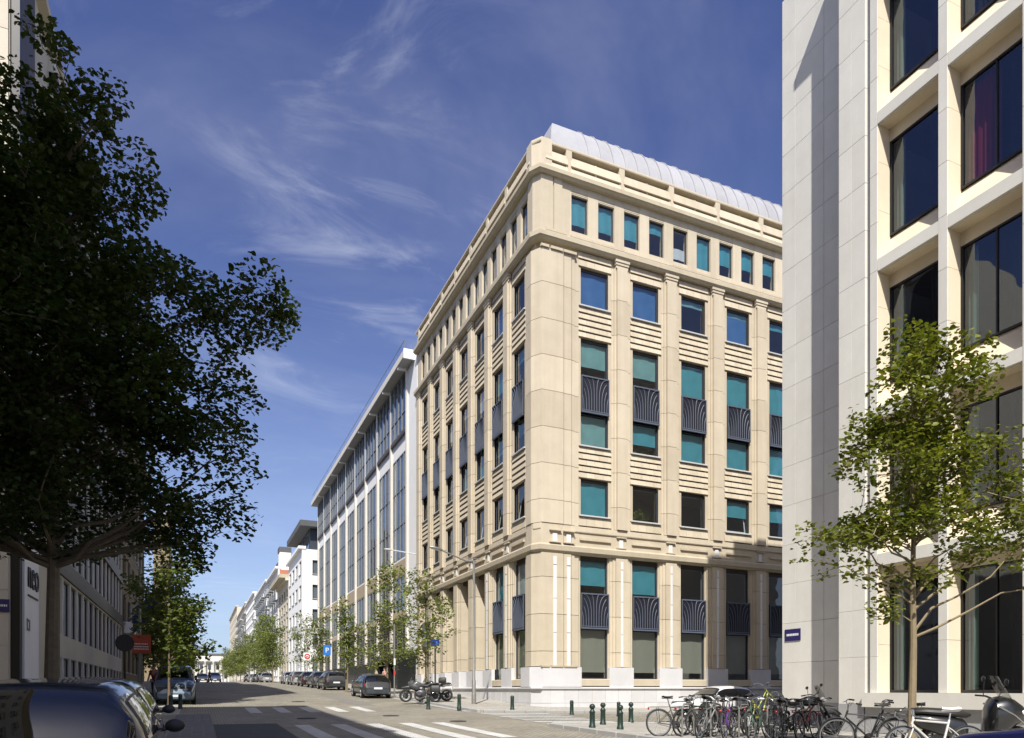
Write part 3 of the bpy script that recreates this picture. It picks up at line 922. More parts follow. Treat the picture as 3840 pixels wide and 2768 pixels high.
gmat = ['blind_green', 'blind_green', 'blind_teal', 'blind_teal', 'blind_teal', 'blind_teal', 'blind_teal']
for i, u in enumerate(RC):
    add_window('S', u, RW, *Z_F5, blind=f5[i])
    add_window('S', u, RW, *Z_D, rails=(1.66, 3.66), blind=[(hD - .06 - du[i], hD - .06, gmat[i])] + [(1.62 - dl[i], 1.62, 'blind_green' if i == 0 else 'blind_teal')], grille=(1.70, 3.64), plant=(i == 1))
    add_window('S', u, RW, *Z_F1, blind=B(f1[i], h1) if f1[i] else None, plant=(i == 1), tilt=(i == 3))
    add_window('S', u, RW, *Z_G, o=-.20, rails=(2.6, 4.5), blind=([(hG - .06 - gu[i], hG - .06, 'blind_teal')] if gu[i] else []) + [(.35, 2.58, 'beige_fill')], grille=(2.62, 4.50), sill=False)
    obj('window_ledge', fb(MB(), 'S', u - RW / 2 - .2, u + RW / 2 + .2, -.15, .12, 1.62, 1.97, .02), M['stone'], main)
    for s_ in (-1, 1):
        a = u + s_ * RW / 2; b = u + s_ * (RW / 2 + .16)
        q = MB().prism([(a, BY + .36), (a, BY + .14), (b, BY - .02), (b, BY + .36)], 1.97, 8.44)
        obj('splayed_jamb', q, M['stone'], main)
for i, u in enumerate(LC):
    add_window('W', u, LW, *Z_F5, blind=rw.choice([[(.06, 1.85, 'blind_blue_sky')], B(.6, h5), B(.2, h5), None]), tilt=(i in (1, 4)))
    add_window('W', u, LW, *Z_D, rails=(1.66, 3.66), blind=[(hD - .06 - rw.choice([1.2, 1.8, .6]), hD - .06, rw.choice(['blind_teal', 'blind_white', 'blind_teal']))] + [(1.62 - rw.choice([.9, 1.5, .7]), 1.62, 'blind_teal')], grille=(1.70, 3.64))
    add_window('W', u, LW, *Z_F1, tilt=(i in (0, 1, 2, 3)), blind=B(.25, h1) if i > 3 else None)
    if i < 2 or i == 6:
        add_window('W', u, LW, *Z_G, o=-.20, rails=(2.6, 4.5), blind=[(hG - 1.7, hG - .06, 'blind_teal' if i else 'blind_white'), (.3, 2.58, 'beige_fill')], grille=(2.62, 4.50), sill=False)
        obj('window_ledge', fb(MB(), 'W', u - LW / 2 - .2, u + LW / 2 + .2, -.15, .12, 1.62, 1.97, .02), M['stone'], main)
# portico behind the deep piers
pt = MB()
fb(pt, 'W', LC[2] - LW, LC[5] + LW, -2.9, -2.62, -.4, 8.6); fb(pt, 'W', LC[2] - LW, LC[5] + LW, -2.62, -.43, 8.3, 8.6)
obj('portico_wall', pt, M['stone'], main)
fb_ = MB(); fb(fb_, 'W', LC[1] + LW, LC[5] + LW, -2.7, .1, .2, .95); obj('portico_step', fb_, M['granite'], main)
# --- zinc barrel roof
zy0, zy1, zz0, zz1 = BY + .9, BY + 2.9, 29.1, 32.7
npan = 30
pw = 0.80
def arc(t): return (zy0 + (zy1 - zy0) * (1 - cos(t * pi / 2)) ** 1.0, zz0 + (zz1 - zz0) * sin(t * pi / 2))
def panel(hip):
    mb = MB(); n = 9
    vs = []
    for k in range(n + 1):
        y, z = arc(k / n)
        x0 = 0.0 if not hip else max(0, (y - zy0) * .62)
        vs += [(x0, y - zy0, z - zz0), (pw * (1 if not hip else 3) - .035, y - zy0, z - zz0)]
    mb.add(vs, [(2 * k, 2 * k + 1, 2 * k + 3, 2 * k + 2) for k in range(n)])
    xe = pw * (1 if not hip else 3)
    for k in range(n):
        (ya, za), (yb, zb_) = arc(k / n), arc((k + 1) / n)
        mb.add([(xe - .04, ya - zy0, za - zz0), (xe, ya - zy0, za - zz0), (xe, yb - zy0, zb_ - zz0), (xe - .04, yb - zy0, zb_ - zz0),
                (xe - .04, ya - zy0 - .05, za - zz0 + .03), (xe, ya - zy0 - .05, za - zz0 + .03), (xe, yb - zy0 - .05, zb_ - zz0 + .03), (xe - .04, yb - zy0 - .05, zb_ - zz0 + .03)],
               [(4, 5, 6, 7), (0, 4, 7, 3), (1, 2, 6, 5)])
    return mb
zr = obj('barrel_roof', MB().box(17.9, EX - .3, zy1 - .5, zy1 + 3, 28.6, zz1 - .03), M['zinc'], main)
pm = mesh_of(panel(False), M['zinc'], True, 'roof_panel')
inst('roof_panel', mesh_of(panel(True), M['zinc'], True, 'roof_panel'), zr, (17.0, zy0, zz0))
for k in range(28):
    inst('roof_panel', pm, zr, (17.0 + 3 * pw + k * pw, zy0, zz0))
n = 9
mb = MB(); vs = []
for k in range(n + 1):
    y, z = arc(k / n); vs += [(17.0 + (y - zy0) * .62, y, z), (17.0 + (y - zy0) * .62 + (0), zy1 + 3, z)]
mb.add(vs, [(2 * k, 2 * k + 2, 2 * k + 3, 2 * k + 1) for k in range(n)])
obj('roof_hip', mb, M['zinc'], zr)
# ------------------------------------------------------------------ generic facade tools
class Face:
    """a vertical facade: u along the wall, o outwards"""
    def __init__(s, kind, x, y=None):
        s.k = kind; s.x = x
    def box(s, mb, u0, u1, o0, o1, z0, z1, bev=0):
        if s.k == 'W': a = (s.x - o1, s.x - o0, u0, u1, z0, z1)
        elif s.k == 'E': a = (s.x + o0, s.x + o1, u0, u1, z0, z1)
        elif s.k == 'S': a = (u0, u1, s.x - o1, s.x - o0, z0, z1)
        if bev: mb.bbox(*a, bev)
        else: mb.box(*a)
        return mb
    def loc(s, u, o, z):
        if s.k == 'W': return (s.x - o, u, z), (0, 0, radians(-90))
        if s.k == 'E': return (s.x + o, u, z), (0, 0, radians(90))
        return (u, s.x - o, z), (0, 0, 0)
def quad_pane(w, h):
    return MB().add([(-w / 2, 0, 0), (w / 2, 0, 0), (w / 2, 0, h), (-w / 2, 0, h)], [(0, 1, 2, 3)])
def facade(parent, F_, U0, U1, Z0, Z1, cols, rows, mat, th=.3):
    mb = MB(); prev = U0
    for a, b in cols:
        F_.box(mb, prev, a, -th, 0, Z0, Z1)
        zp = Z0
        for z0, z1 in rows:
            F_.box(mb, a, b, -th, 0, zp, z0); zp = z1
        F_.box(mb, a, b, -th, 0, zp, Z1)
        prev = b
    F_.box(mb, prev, U1, -th, 0, Z0, Z1)
    return obj('facade', mb, mat, parent)
def simple_window(parent, F_, a, b, z0, z1, frame='frame_white', gl='glass_dark', o=-.16, mull=0, rails=(), blind=None, sill=None):
    w, h = b - a, z1 - z0
    loc, rot = F_.loc((a + b) / 2, o, z0)
    def mk():
        mb = win_frame(w, h, .07, .07, rails)
        for k in range(mull):
            x = -w / 2 + w * (k + 1) / (mull + 1); mb.box(x - .03, x + .03, -.03, .03, .07, h - .07)
        return mesh_of(mb, M[frame], name='window')
    fr = inst('window', cached(('sw', round(w, 2), round(h, 2), frame, mull, rails), mk), parent, loc, rot)
    inst('pane', cached(('sp', round(w, 2), round(h, 2), gl), lambda: mesh_of(quad_pane(w - .08, h - .08), M[gl], name='pane')), fr, (0, 0, .04))
    if blind:
        f_, mt = blind
        inst('blind', cached(('sb', round(w, 2), round(h * f_, 2), mt), lambda: mesh_of(quad_pane(w - .12, h * f_), M[mt], name='blind')), fr, (0, .05, h - .05 - h * f_))
    if sill:
        inst('sill', cached(('ss', round(w, 2), sill), lambda: mesh_of(MB().box(-w / 2 - .08, w / 2 + .08, -.30, 0, -.09, -.01), M[sill], name='sill')), fr, (0, 0, 0))
    return fr
def body(parent, x0, x1, y0, y1, z0, z1, mat, name='body'):
    return obj(name, MB().box(x0, x1, y0, y1, z0, z1), mat, parent)

# ------------------------------------------------------------------ pale limestone building on the right
RX, TX = 18.0, 19.25
TY1, TY0 = 19.36, 15.8
H_R = 26.8
ro = root('limestone_office', 'pale limestone office with deep square window bays behind the bicycles', 'building', (RX, 10, g(RX, 10)), world=True)
FR = Face('W', RX)
b_ = MB(); b_.box(RX + 4.5, 45, -14, TY0 - .2, -.4, H_R - .4); obj('interior_wall', b_, M['interior_dark'], ro)
b_ = MB(); b_.box(TX + .25, 45, TY0 - .1, TY1 - .06, -.4, 26.35); b_.box(TX + 1.9, 45, TY0 - .1, TY1 - .02, 26.35, 27.2); obj('tower_core', b_, M['limestone'], ro)
# tower cladding panels
for k in range(19):
    z0 = .98 + k * 1.40
    if z0 > 25.4: break
    for j, (a, b) in enumerate(((TY1 - .62, TY1), (TY1 - 1.85, TY1 - .63), (TY1 - 3.05, TY1 - 1.86), (TY0 - .3, TY1 - 3.06))):
        obj('stone_panel', Face('W', TX).box(MB(), a + .003, b - .003, -.25, .0, z0, z0 + 1.39, .004), M['limestone'], ro)
    obj('stone_panel', MB().bbox(TX + .005, TX + 3, TY1 - .06, TY1 + .001, z0, z0 + 1.39, .004), M['limestone'], ro)
obj('plinth', MB().box(TX - .0, TX + .3, TY0 - .3, TY1 + .003, -.4, .975), M['bluestone'], ro)
# front volume: end pier panels
for k in range(19):
    z0 = .98 + k * 1.40
    z1 = min(z0 + 1.39, H_R - .3)
    for a, b in ((14.86, 15.33), (15.34, 15.80)):
        obj('stone_panel', FR.box(MB(), a, b, -.35, 0, z0, z1, .004), M['limestone'], ro)
    obj('stone_panel', MB().box(RX + .36, TX + .3, TY0 - .2, TY0 - .004, z0, z1), M['limestone'], ro)
    obj('stone_panel', FR.box(MB(), 14.46, 14.70, -.60, -.006, z0, z1, .004), M['limestone'], ro)
obj('shadow_joint', FR.box(MB(), 14.69, 14.87, -.60, -.10, .5, H_R - .3), M['bluestone'], ro)
obj('plinth', FR.box(MB(), 14.9, 15.8, -.4, .01, -.4, .975), M['bluestone'], ro)
obj('plinth', FR.box(MB(), -14, 14.85, -.6, .01, -.4, .90), M['bluestone'], ro)
obj('sill_slab', FR.box(MB(), -14, 14.85, -.6, .16, .905, 1.32), M['limestone'], ro)
obj('roof_slab', MB().box(RX - .43, 45, -14, TY0 + .02, H_R - .3, H_R), M['limestone'], ro)
piers = [14.46 - 2.105 * k for k in range(10)]      # near face of the opening that ends here
BEAMZ = [5.0 + 4.27 * k for k in range(6)]
for k in range(10):
    pa = piers[k]; pb = pa - 1.855                 # opening from pb to pa
    hid = k > 3
    if k > 0 or True:
        # slim pier below pb
        zz_ = .98
        for q in range(19):
            z0 = 1.325 + q * 1.40; z1 = min(z0 + 1.39, H_R - .31)
            if z0 > H_R - 1: break
            obj('pier_stone', FR.box(MB(), pb - .25, pb, -.60, 0, z0, z1, .004), M['limestone'] , ro)
            if not hid: obj('reveal_stone', MB().box(RX + .05, RX + .60, pa - .012 if k else pa - .012, pa - .002, z0, z1), M['limestone_warm'], ro)
    for q, zb_ in enumerate(BEAMZ):
        zt = zb_ + .34
        if zt > H_R - .3: continue
        bm = MB(); FR.box(bm, pb + .001, pa - .013, -.10, -.004, zb_, zt)
        obj('beam', bm, M['limestone'], ro)
        # sloping sill above and soffit
        y0, y1 = pb + .002, pa - .014
        obj('sloped_sill', MB().add([(RX + .10, y0, zt - .02), (RX + .10, y1, zt - .02), (RX + .60, y1, zt + .80), (RX + .60, y0, zt + .80), (RX + .62, y0, zt - .02), (RX + .62, y1, zt - .02)], [(0, 3, 2, 1), (3, 5 - 1, 5, 2)]), M['limestone_warm'], ro)
        obj('soffit', MB().box(RX + .10, RX + .62, y0, y1, zb_ - .02, zb_ + .04).box(RX + .50, RX + .62, y0, y1, zb_ - .38, zb_ - .021), M['limestone_warm'], ro)
    for q in range(6):
        z0 = 1.34 if q == 0 else BEAMZ[q - 1] + .34 + .79
        z1 = BEAMZ[q] - .37
        if z1 > H_R - .5: z1 = H_R - .5
        if z1 - z0 < .6: continue
        a, b = pb + .002, pa - .014
        w, h = b - a, z1 - z0
        loc, rot = FR.loc((a + b) / 2, -.56, z0)
        fr = inst('window', cached(('rw', round(h, 2), k == 1), lambda: mesh_of(win_frame(w, h, .06, .10) if k != 1 else win_frame(w, h, .06, .10).box(-.02, .02, -.04, .04, .06, h - .06), M['frame_black'], name='window')), ro, loc, rot)
        inst('pane', cached(('rp', round(h, 2)), lambda: mesh_of(quad_pane(w - .1, h - .1), M['glass_deep'], name='pane')), fr, (0, 0, .05))
        if k < 4:
            rr = random.Random(k * 31 + q * 7)
            mats = ['curtain_green', 'curtain_dark', 'curtain_green', 'blind_blue_sky', 'curtain_purple']
            lm = 'curtain_red' if (k == 1 and q == 3) else ('curtain_green' if k == 0 or q in (1, 2) else mats[rr.randrange(5)])
            cw = .28 if lm == 'curtain_green' else w * .45
            def drape(wd, hh):
                n_ = max(6, int(wd * 24))
                return MB().grid(lambda s1, t1: (wd * s1, .025 * sin(s1 * wd * 40), hh * t1), n_, 1)
            for mt, x0_, wd in ((lm, -w / 2 + .08, cw), ('curtain_dark', w / 2 - .7, rr.uniform(.2, .6))):
                inst('curtain', cached(('rc', round(wd, 2), round(h, 2), mt), lambda: mesh_of(drape(wd, h - .14), M[mt], True, 'curtain')), fr, (x0_, .16, .07))
for z in [BEAMZ[q] + .1 for q in range(6)]:
    if z < H_R - 1: obj('floor_slab', MB().box(RX + .7, RX + 4.5, -14, 14.7, z - .2, z + .2), M['interior'], ro)
# street name plate
pl = root('street_name_plate', 'dark blue enamel street name plate on the pale limestone corner', 'sign', (TX - .012, TY1 - .50, 3.35))
obj('plate', MB().bbox(-.014, .014, -.36, .36, -.21, .21, .004), M['plate_blue'], pl)
mb = MB(); rr = random.Random(5); y = .26
while y > -.28:
    wd = rr.uniform(.035, .06); mb.box(-.018, -.0145, y - wd, y, -.035, .045); y -= wd + .018
obj('lettering', mb, M['sign_white'], pl)

# ------------------------------------------------------------------ white office with tall glazed bays
wo = root('glazed_bay_office', 'white concrete office with tall glazed bays next to the cream stone office', 'building', (BX, 54, g(BX, 54)), world=True)
W0, W1 = 53.85, 104.5
FW = Face('W', BX - .02)
body(wo, BX + .9, BX + 18, W0, W1, -.2, 27.6, M['interior_dark'])
obj('end_pier', FW.box(MB(), W0, 56.45, -1, .0, 0, 28.6), M['white_wall'], wo)
PB = [56.62 + 5.19 * k for k in range(10)]
sp_ = MB()
for (z0, z1) in ((21.4, 23.05), (11.05, 12.55), (7.6, 8.15)):
    FW.box(sp_, 56.4, W1, -.5, -.05, z0, z1)
obj('spandrel', sp_, M['white_wall'], wo)
pn = MB(); FW.box(pn, 56.4, W1, -.49, -.03, 11.1, 12.4); obj('ochre_band', pn, M['ochre_conc'], wo)
pn = MB(); FW.box(pn, 56.4, W1, -.49, -.03, 7.62, 8.10); obj('ochre_band', pn, M['ochre_conc'], wo)
obj('base_band', FW.box(MB(), 56.4, W1, -.5, .10, .5, 4.0), M['black_panel'], wo)
for k in range(10):
    a = PB[k]; b = min(a + 5.19, W1)
    obj('pilaster', FW.box(MB(), a - .2, a + .2, -.5, .14, 4.0, 27.6), M['white_conc'], wo)
    if b - a < 3: continue
    ua, ub = a + .2, b - .2
    for (z0, z1, mull, rails, sh) in ((23.05, 27.6, 3, (1.5,), 0), (12.55, 21.4, 3, (2.9, 5.9), 0), (8.15, 11.05, 3, (), 0), (4.0, 7.6, 2, (), 1)):
        w, h = ub - ua, z1 - z0
        loc, rot = FW.loc((ua + ub) / 2, -.12 if z0 < 23 else .06, z0)
        def mk():
            m_ = win_frame(w, h, .07, .12, rails)
            for q in range(mull):
                x = -w / 2 + w * (q + 1) / (mull + 1); m_.box(x - .045, x + .045, -.09, .06, .07, h - .07)
            
            return mesh_of(m_, M['frame_grey' if z0 < 23 else 'frame_grey'], name='window')
        fr = inst('window', cached(('ww', round(h, 1)), mk), wo, loc, rot)
        pwid = (w - .14) / (mull + 1)
        rows_ = [0.07] + list(rails) + [h - .07]
        for q in range(mull + 1):
            x = -w / 2 + .07 + pwid * (q + .5)
            for r0, r1 in zip(rows_, rows_[1:]):
                mt = 'shutter' if sh else 'glass_blue'
                tan = q in (1, 2)
                inst('pane', cached(('wp', round(r1 - r0, 1), mt, mull), lambda: mesh_of(quad_pane(pwid - .05, r1 - r0 - .05), M[mt], name='pane')), fr, (x, 0, r0 + .02))
                if not sh and (tan or rnd.random() < .35):
                    mt2 = 'tan_blind' if tan and rnd.random() < .75 else 'blind_white'
                    hh = (r1 - r0 - .1) * rnd.choice([.6, .9, 1, 1])
                    inst('blind', cached(('wb', round(hh, 1), mt2), lambda: mesh_of(quad_pane(pwid - .12, hh), M[mt2], name='blind')), fr, (x, .12, r1 - hh - .05))
        if sh:
            for q in range(14):
                inst('slat', cached(('wsl',), lambda: mesh_of(MB().box(-w / 2 + .1, w / 2 - .1, -.05, .03, 0, .07), M['shutter'], name='slat')), fr, (0, -.03, .15 + q * .245))
    obj('window_apron', FW.box(MB(), ua, ub, -.3, .16, 22.74, 23.04), M['brown_panel'], wo)
    # roof overhang bracket
    obj('bracket', FW.box(MB(), a - .10, a + .10, 0, .84, 27.56, 27.76), M['white_wall'], wo)
obj('roof_overhang', FW.box(MB(), 54.6, W1, -2, .85, 27.74, 27.98), M['bluestone'], wo)
obj('roof_end', FW.box(MB(), 54.45, 54.6, -1.5, .92, 27.6, 28.36), M['white_wall'], wo)
obj('roof_edge', FW.box(MB(), 54.6, W1 + .02, .75, .90, 27.78, 28.30), M['white_conc'], wo)
obj('roof', FW.box(MB(), 54.6, W1, -6, .75, 27.98, 28.28), M['roof_dark'], wo)
rl = MB()
for k in range(18): y = 55 + k * 2.8; rl.tube([(BX - .7, y, 28.5), (BX - .7, y, 29.3)], .025, 5)
rl.tube([(BX - .7, 55, 29.3), (BX - .7, W1, 29.3)], .025, 5)
obj('roof_railing', rl, M['frame_grey'], wo)
# black entrance portals
en = MB()
for a in (54.2, 57.4, 61.0): FW.box(en, a, a + .5, -.2, 1.5, .6, 3.9)
FW.box(en, 54.2, 61.5, -.2, 1.6, 3.9, 4.3)
obj('entrance_portal', en, M['black_panel'], wo)
obj('entrance_door', FW.box(MB(), 54.8, 57.3, -.2, -.0, .9, 3.8), M['brown_panel'], wo)

# ------------------------------------------------------------------ row of buildings beyond on the right
def row_building(name, label, X0, Y0, Y1, Z, floors, bays, wall, gnd=5.0, near=0, depth=16, frame='frame_white', wfrac=.55, top=None, hz=.62, gl='glass_dark', balcony=False, cornice=True, side='R', blindp=.3, wallmat2=None):
    gz = g(X0, Y0) - .3
    r = root(name, label, 'building', (X0, (Y0 + Y1) / 2, gz), world=True)
    F_ = Face('W' if side == 'R' else 'E', X0)
    sgn = 1 if side == 'R' else -1
    xa, xb = (X0 + .31, X0 + depth) if side == 'R' else (X0 - depth, X0 - .31)
    ya = Y0 + (.31 if near else 0.0)
    body(r, xa, xb, ya, Y1, gz, Z - .05, wall if not near else wall)
    zs = []
    fh = (Z - .8 - gz - gnd) / floors
    zs.append((gz + 1.6, gz + gnd - .9))
    for k in range(floors):
        z0 = gz + gnd + k * fh + fh * (1 - hz) * .5
        zs.append((z0, z0 + fh * hz))
    bw = (Y1 - Y0) / bays
    cols = [(Y0 + bw * (k + .5 - wfrac / 2), Y0 + bw * (k + .5 + wfrac / 2)) for k in range(bays)]
    facade(r, F_, Y0, Y1, gz, Z, cols, zs, wall)
    for (a, b) in cols:
        for j, (z0, z1) in enumerate(zs):
            simple_window(r, F_, a, b, z0, z1, frame, gl, mull=1, blind=(rnd.choice([.3, .6]), 'blind_white') if rnd.random() < blindp else None, sill='sill')
            if balcony and j > 0 and j % 1 == 0 and rnd.random() < .8:
                bl = MB(); F_.box(bl, a - .3, b + .3, 0, .9, z0 - .35, z0 - .2)
                for q in range(5): F_.box(bl, a - .3 + q * (b - a + .6) / 4 - .02, a - .28 + q * (b - a + .6) / 4, .86, .9, z0 - .2, z0 + .75)
                F_.box(bl, a - .3, b + .3, .86, .9, z0 + .72, z0 + .78)
                obj('balcony', bl, M['frame_grey'], r)
    if near:
        Fs = Face('S', Y0)
        xs = sorted((X0, X0 + sgn * depth))
        ncol = near; nw = 2.1
        c2 = [(X0 + sgn * (1.6 + 3.6 * k), X0 + sgn * (1.6 + 3.6 * k + nw)) for k in range(ncol)]
        c2 = sorted(tuple(sorted(c_)) for c_ in c2)
        facade(r, Fs, xs[0] + (.3 if side == 'L' else .302), xs[1] - (.302 if side == 'L' else 0), gz, Z, c2, zs, wall)
        for (a, b) in c2:
            for (z0, z1) in zs: simple_window(r, Fs, a, b, z0, z1, frame, gl, mull=0, rails=(), blind=(.4, 'blind_white') if rnd.random() < blindp else None, sill='sill')
    if cornice:
        obj('cornice', F_.box(MB(), Y0 - .1, Y1 + .05, -.6, .55, Z, Z + .45), wallmat2 or wall, r)
    return r, F_, gz
b3, F3, gz3 = row_building('white_corner_house', 'white rendered corner building with a dark recessed penthouse', 15.0, 115, 133, 23.6, 4, 4, M['white_wall'], near=3, frame='frame_dark', wfrac=.6, hz=.56, blindp=.15)
pt = MB().box(16.4, 29, 116.2, 132, 23.6, 27.2); ph = obj('penthouse', pt, M['frame_dark'], b3)
for k in range(5): obj('penthouse_window', MB().box(16.34, 16.39, 117 + k * 3, 119.2 + k * 3, 24.2, 26.6), M['glass_blue'], ph)
obj('penthouse_window', MB().box(17.5, 21, 116.12, 116.19, 24.2, 26.6), M['glass_blue'], ph)
obj('penthouse_roof', MB().box(14.7, 30, 114.7, 133, 27.2, 28.1), M['roof_dark'], b3)
b4, F4, gz4 = row_building('cornice_house', 'cream townhouse with a deep roof cornice beside the white corner building', 15.0, 133.2, 150, 21.2, 5, 4, M['cream_wall'], balcony=False, frame='frame_dark')
obj('deep_cornice', F4.box(MB(), 133.2, 150, -.5, 1.6, 21.65, 22.3), M['stone_dark'], b4)
b5, F5_, gz5 = row_building('gabled_house', 'white apartment house with an orange brick side wall and tall chimney', 14.9, 150.2, 172, 26.0, 6, 5, M['white_wall'], frame='frame_grey', balcony=True)
obj('brick_gable', MB().box(15.2, 30, 150.02, 150.19, 19, 25.8), M['brick_red'], b5)
obj('chimney', MB().box(15.4, 17.6, 152, 155, 25.8, 29.8), M['white_wall'], b5)
obj('chimney_cap', MB().box(15.3, 17.7, 151.9, 155.1, 29.8, 30.8), M['roof_dark'], b5)
obj('mansard', MB().prism([(15.6, 158), (22, 158), (22, 171), (15.6, 171)], 26.45, 28.6), M['roof_dark'], b5)
row_building('balcony_apartments', 'long white apartment block with stacked balconies', 14.8, 172.2, 210, 26.5, 7, 9, M['white_wall'], frame='frame_dark', balcony=True)
row_building('ribbon_office', 'pale grey office block with close window rows far along the street', 14.6, 210.2, 248, 28.5, 8, 12, M['white_wall'], frame='frame_grey', wfrac=.8, gl='glass_blue')
row_building('terrace_block', 'white block with projecting floors far along the street', 14.8, 248.2, 305, 30.0, 7, 12, M['white_conc'], frame='frame_grey', balcony=True)
row_building('end_block', 'cream tower block closing the right row far along the street', 14.5, 305.2, 372, 35.0, 8, 10, M['cream_wall'], frame='frame_dark', wfrac=.4)

# ------------------------------------------------------------------ left side buildings
LX = -5.5
l2, FL, gzl = None, Face('E', LX), g(LX, 36) - .3
l2 = root('window_band_office', 'shaded stone office with window bands and a black NEO sign', 'building', (LX, 40, gzl), world=True)
body(l2, -26, LX - .4, 29.2, 64, gzl, 27.6, M['interior_dark'])
obj('south_wall', MB().box(-26, LX - .32, 28.9, 29.2, gzl, 28.4), M['cream_wall'], l2)
for k in range(14):
    for j in range(2):
        obj('stone_panel', MB().bbox(-6.55 - j * 1.3, -5.86 - (.0 if j == 0 else .76), 28.85, 28.899, 1.0 + k * 1.9, 2.88 + k * 1.9, .004), M['cream_wall'], l2)
obj('corner_recess', MB().box(LX - .34, LX - .05, 28.95, 29.3, gzl, 28.4), M['frame_black'], l2)
obj('sign_panel', FL.box(MB(), 29.3, 31.7, -.4, .02, gzl, 7.8), M['white_wall'], l2)
obj('stone_pier', FL.box(MB(), 31.7, 35.0, -.5, -.22, gzl, 28.4), M['cream_wall'], l2)
obj('stone_pier', FL.box(MB(), 29.3, 31.7, -.5, -.1, 7.8, 28.4), M['brown_panel'], l2)
nb = 14; u0 = 35.0; bw = (64 - u0) / nb
cols = [(u0 + bw * k + .20, u0 + bw * (k + 1) - .20) for k in range(nb)]
rows_ = [(1.75, 2.85), (3.85, 6.35)] + [(7.35 + 3.35 * k, 9.9 + 3.35 * k) for k in range(6)]
facade(l2, FL, u0, 64, gzl, 28.2, cols, rows_, M['white_conc'])
for a, b in cols:
    for j, (z0, z1) in enumerate(rows_):
        simple_window(l2, FL, a, b, z0, z1, 'frame_dark', 'glass_blue' if j > 1 else 'glass', o=-.12, blind=(.97, 'blind_white') if j in (1, 2) and rnd.random() < .85 else ((.7, 'blind_white') if rnd.random() < .3 else None))
for zb_ in [6.45 + 3.35 * k for k in range(7)]:
    obj('dark_band', FL.box(MB(), 35.0, 64, -.2, .10, zb_, zb_ + .78), M['brown_panel'], l2)
obj('coping', FL.box(MB(), 29.2, 64.1, -1, .12, 28.2, 28.6), M['cream_wall'], l2)
def text_mesh(t, size, ext):
    c = bpy.data.curves.new('lettering', 'FONT'); c.body = t; c.size = size; c.extrude = ext; c.align_x = 'CENTER'
    o = bpy.data.objects.new('tmp', c); COL.objects.link(o)
    dg = bpy.context.evaluated_depsgraph_get()
    me = bpy.data.meshes.new_from_object(o.evaluated_get(dg))
    bpy.data.objects.remove(o); me.name = 'lettering'
    return me
me = text_mesh('neo', 1.35, .02); me.materials.append(M['letter'])
t_ = inst('lettering', me, l2, (LX + .045, 30.62, 5.05), (radians(90), 0, radians(90)))
t_.scale = (0.92, 1.15, 1)
obj('lettering_underline', FL.box(MB(), 29.75, 31.45, .03, .05, 4.72, 4.79), M['letter'], l2)
nm = MB(); FL.box(nm, 29.6, 29.68, .03, .05, 3.50, 3.92); FL.box(nm, 29.78, 30.05, .03, .05, 3.50, 3.58); FL.box(nm, 29.78, 30.05, .03, .05, 3.82, 3.90); FL.box(nm, 29.97, 30.05, .03, .05, 3.58, 3.82)
obj('house_number', nm, M['frame_grey'], l2)
sp2 = root('street_name_plate', 'blue street name plate on the shaded stone corner behind the big dark tree', 'sign', (-6.05, 28.83, 4.25))
obj('plate', MB().bbox(-.45, .23, -.014, .014, -.22, .22, .004), M['plate_blue'], sp2)
mb = MB(); x = -.4
while x < .15: wd = rr.uniform(.03, .06); mb.box(x, x + wd, -.018, -.0145, -.03, .04); x += wd + .02
obj('lettering', mb, M['sign_white'], sp2)
r3, _, _ = row_building('brown_stone_house', 'brown stone house with a white awning board on the shaded side', LX, 64.2, 90, 24.5, 5, 6, M['brown_wall'], side='L', frame='frame_dark', cornice=True, gnd=5.0)
obj('awning_board', Face('E', LX).box(MB(), 66, 80, 0, .5, 6.1, 7.0), M['white_wall'], r3)
r4, _, _ = row_building('brown_tower_slice', 'slim brown tower rising above the trees on the shaded side', -5.0, 150, 166, 35, 8, 4, M['brown_wall'], side='L', depth=2.6, frame='frame_dark')  # stands for a brown building's end, made thin to keep the sky gap
row_building('low_brown_terrace', 'low brown terrace behind the trees on the shaded side', LX - .3, 170, 300, 15.5, 3, 16, M['brown_wall'], side='L', frame='frame_dark')
row_building('stone_house', 'tall shaded stone house before the side street', LX, -26, 18.0, 23.2, 5, 10, M['cream_wall'], side='L', frame='frame_white', blindp=1.1)  # white blinds added in every window to quiet its reflection in car glass

# ------------------------------------------------------------------ palace closing the street
pa = root('columned_palace', 'pale columned palace closing the far end of the street', 'building', (4, 430, g(4, 430)), world=True)
gp = g(4, 430)
obj('wall', MB().box(-40, 60, 430, 445, gp, gp + 11.5), M['white_conc'], pa)
obj('entablature', MB().box(-41, 61, 428.6, 446, gp + 11.5, gp + 12.6).box(-40, 60, 429.2, 446, gp + 12.6, gp + 14.4), M['white_conc'], pa)
obj('roof', MB().box(-38, 58, 432, 444, gp + 14.4, gp + 16), M['roof_dark'], pa)
cm = mesh_of(MB().lathe([(.75, 0), (.75, .5), (.55, .7), (.5, 10.6), (.7, 10.9), (.75, 11.5)], 12), M['white_conc'], True, 'column')
for k in range(24): inst('column', cm, pa, (-38 + k * 4.2, 429.2, gp))
wm = mesh_of(MB().box(-.8, .8, -.12, 0, 0, 3.4), M['glass_dark'], name='window')
for k in range(23):
    for z in (2.0, 7.0): inst('window', wm, pa, (-35.9 + k * 4.2, 429.95, gp + z))
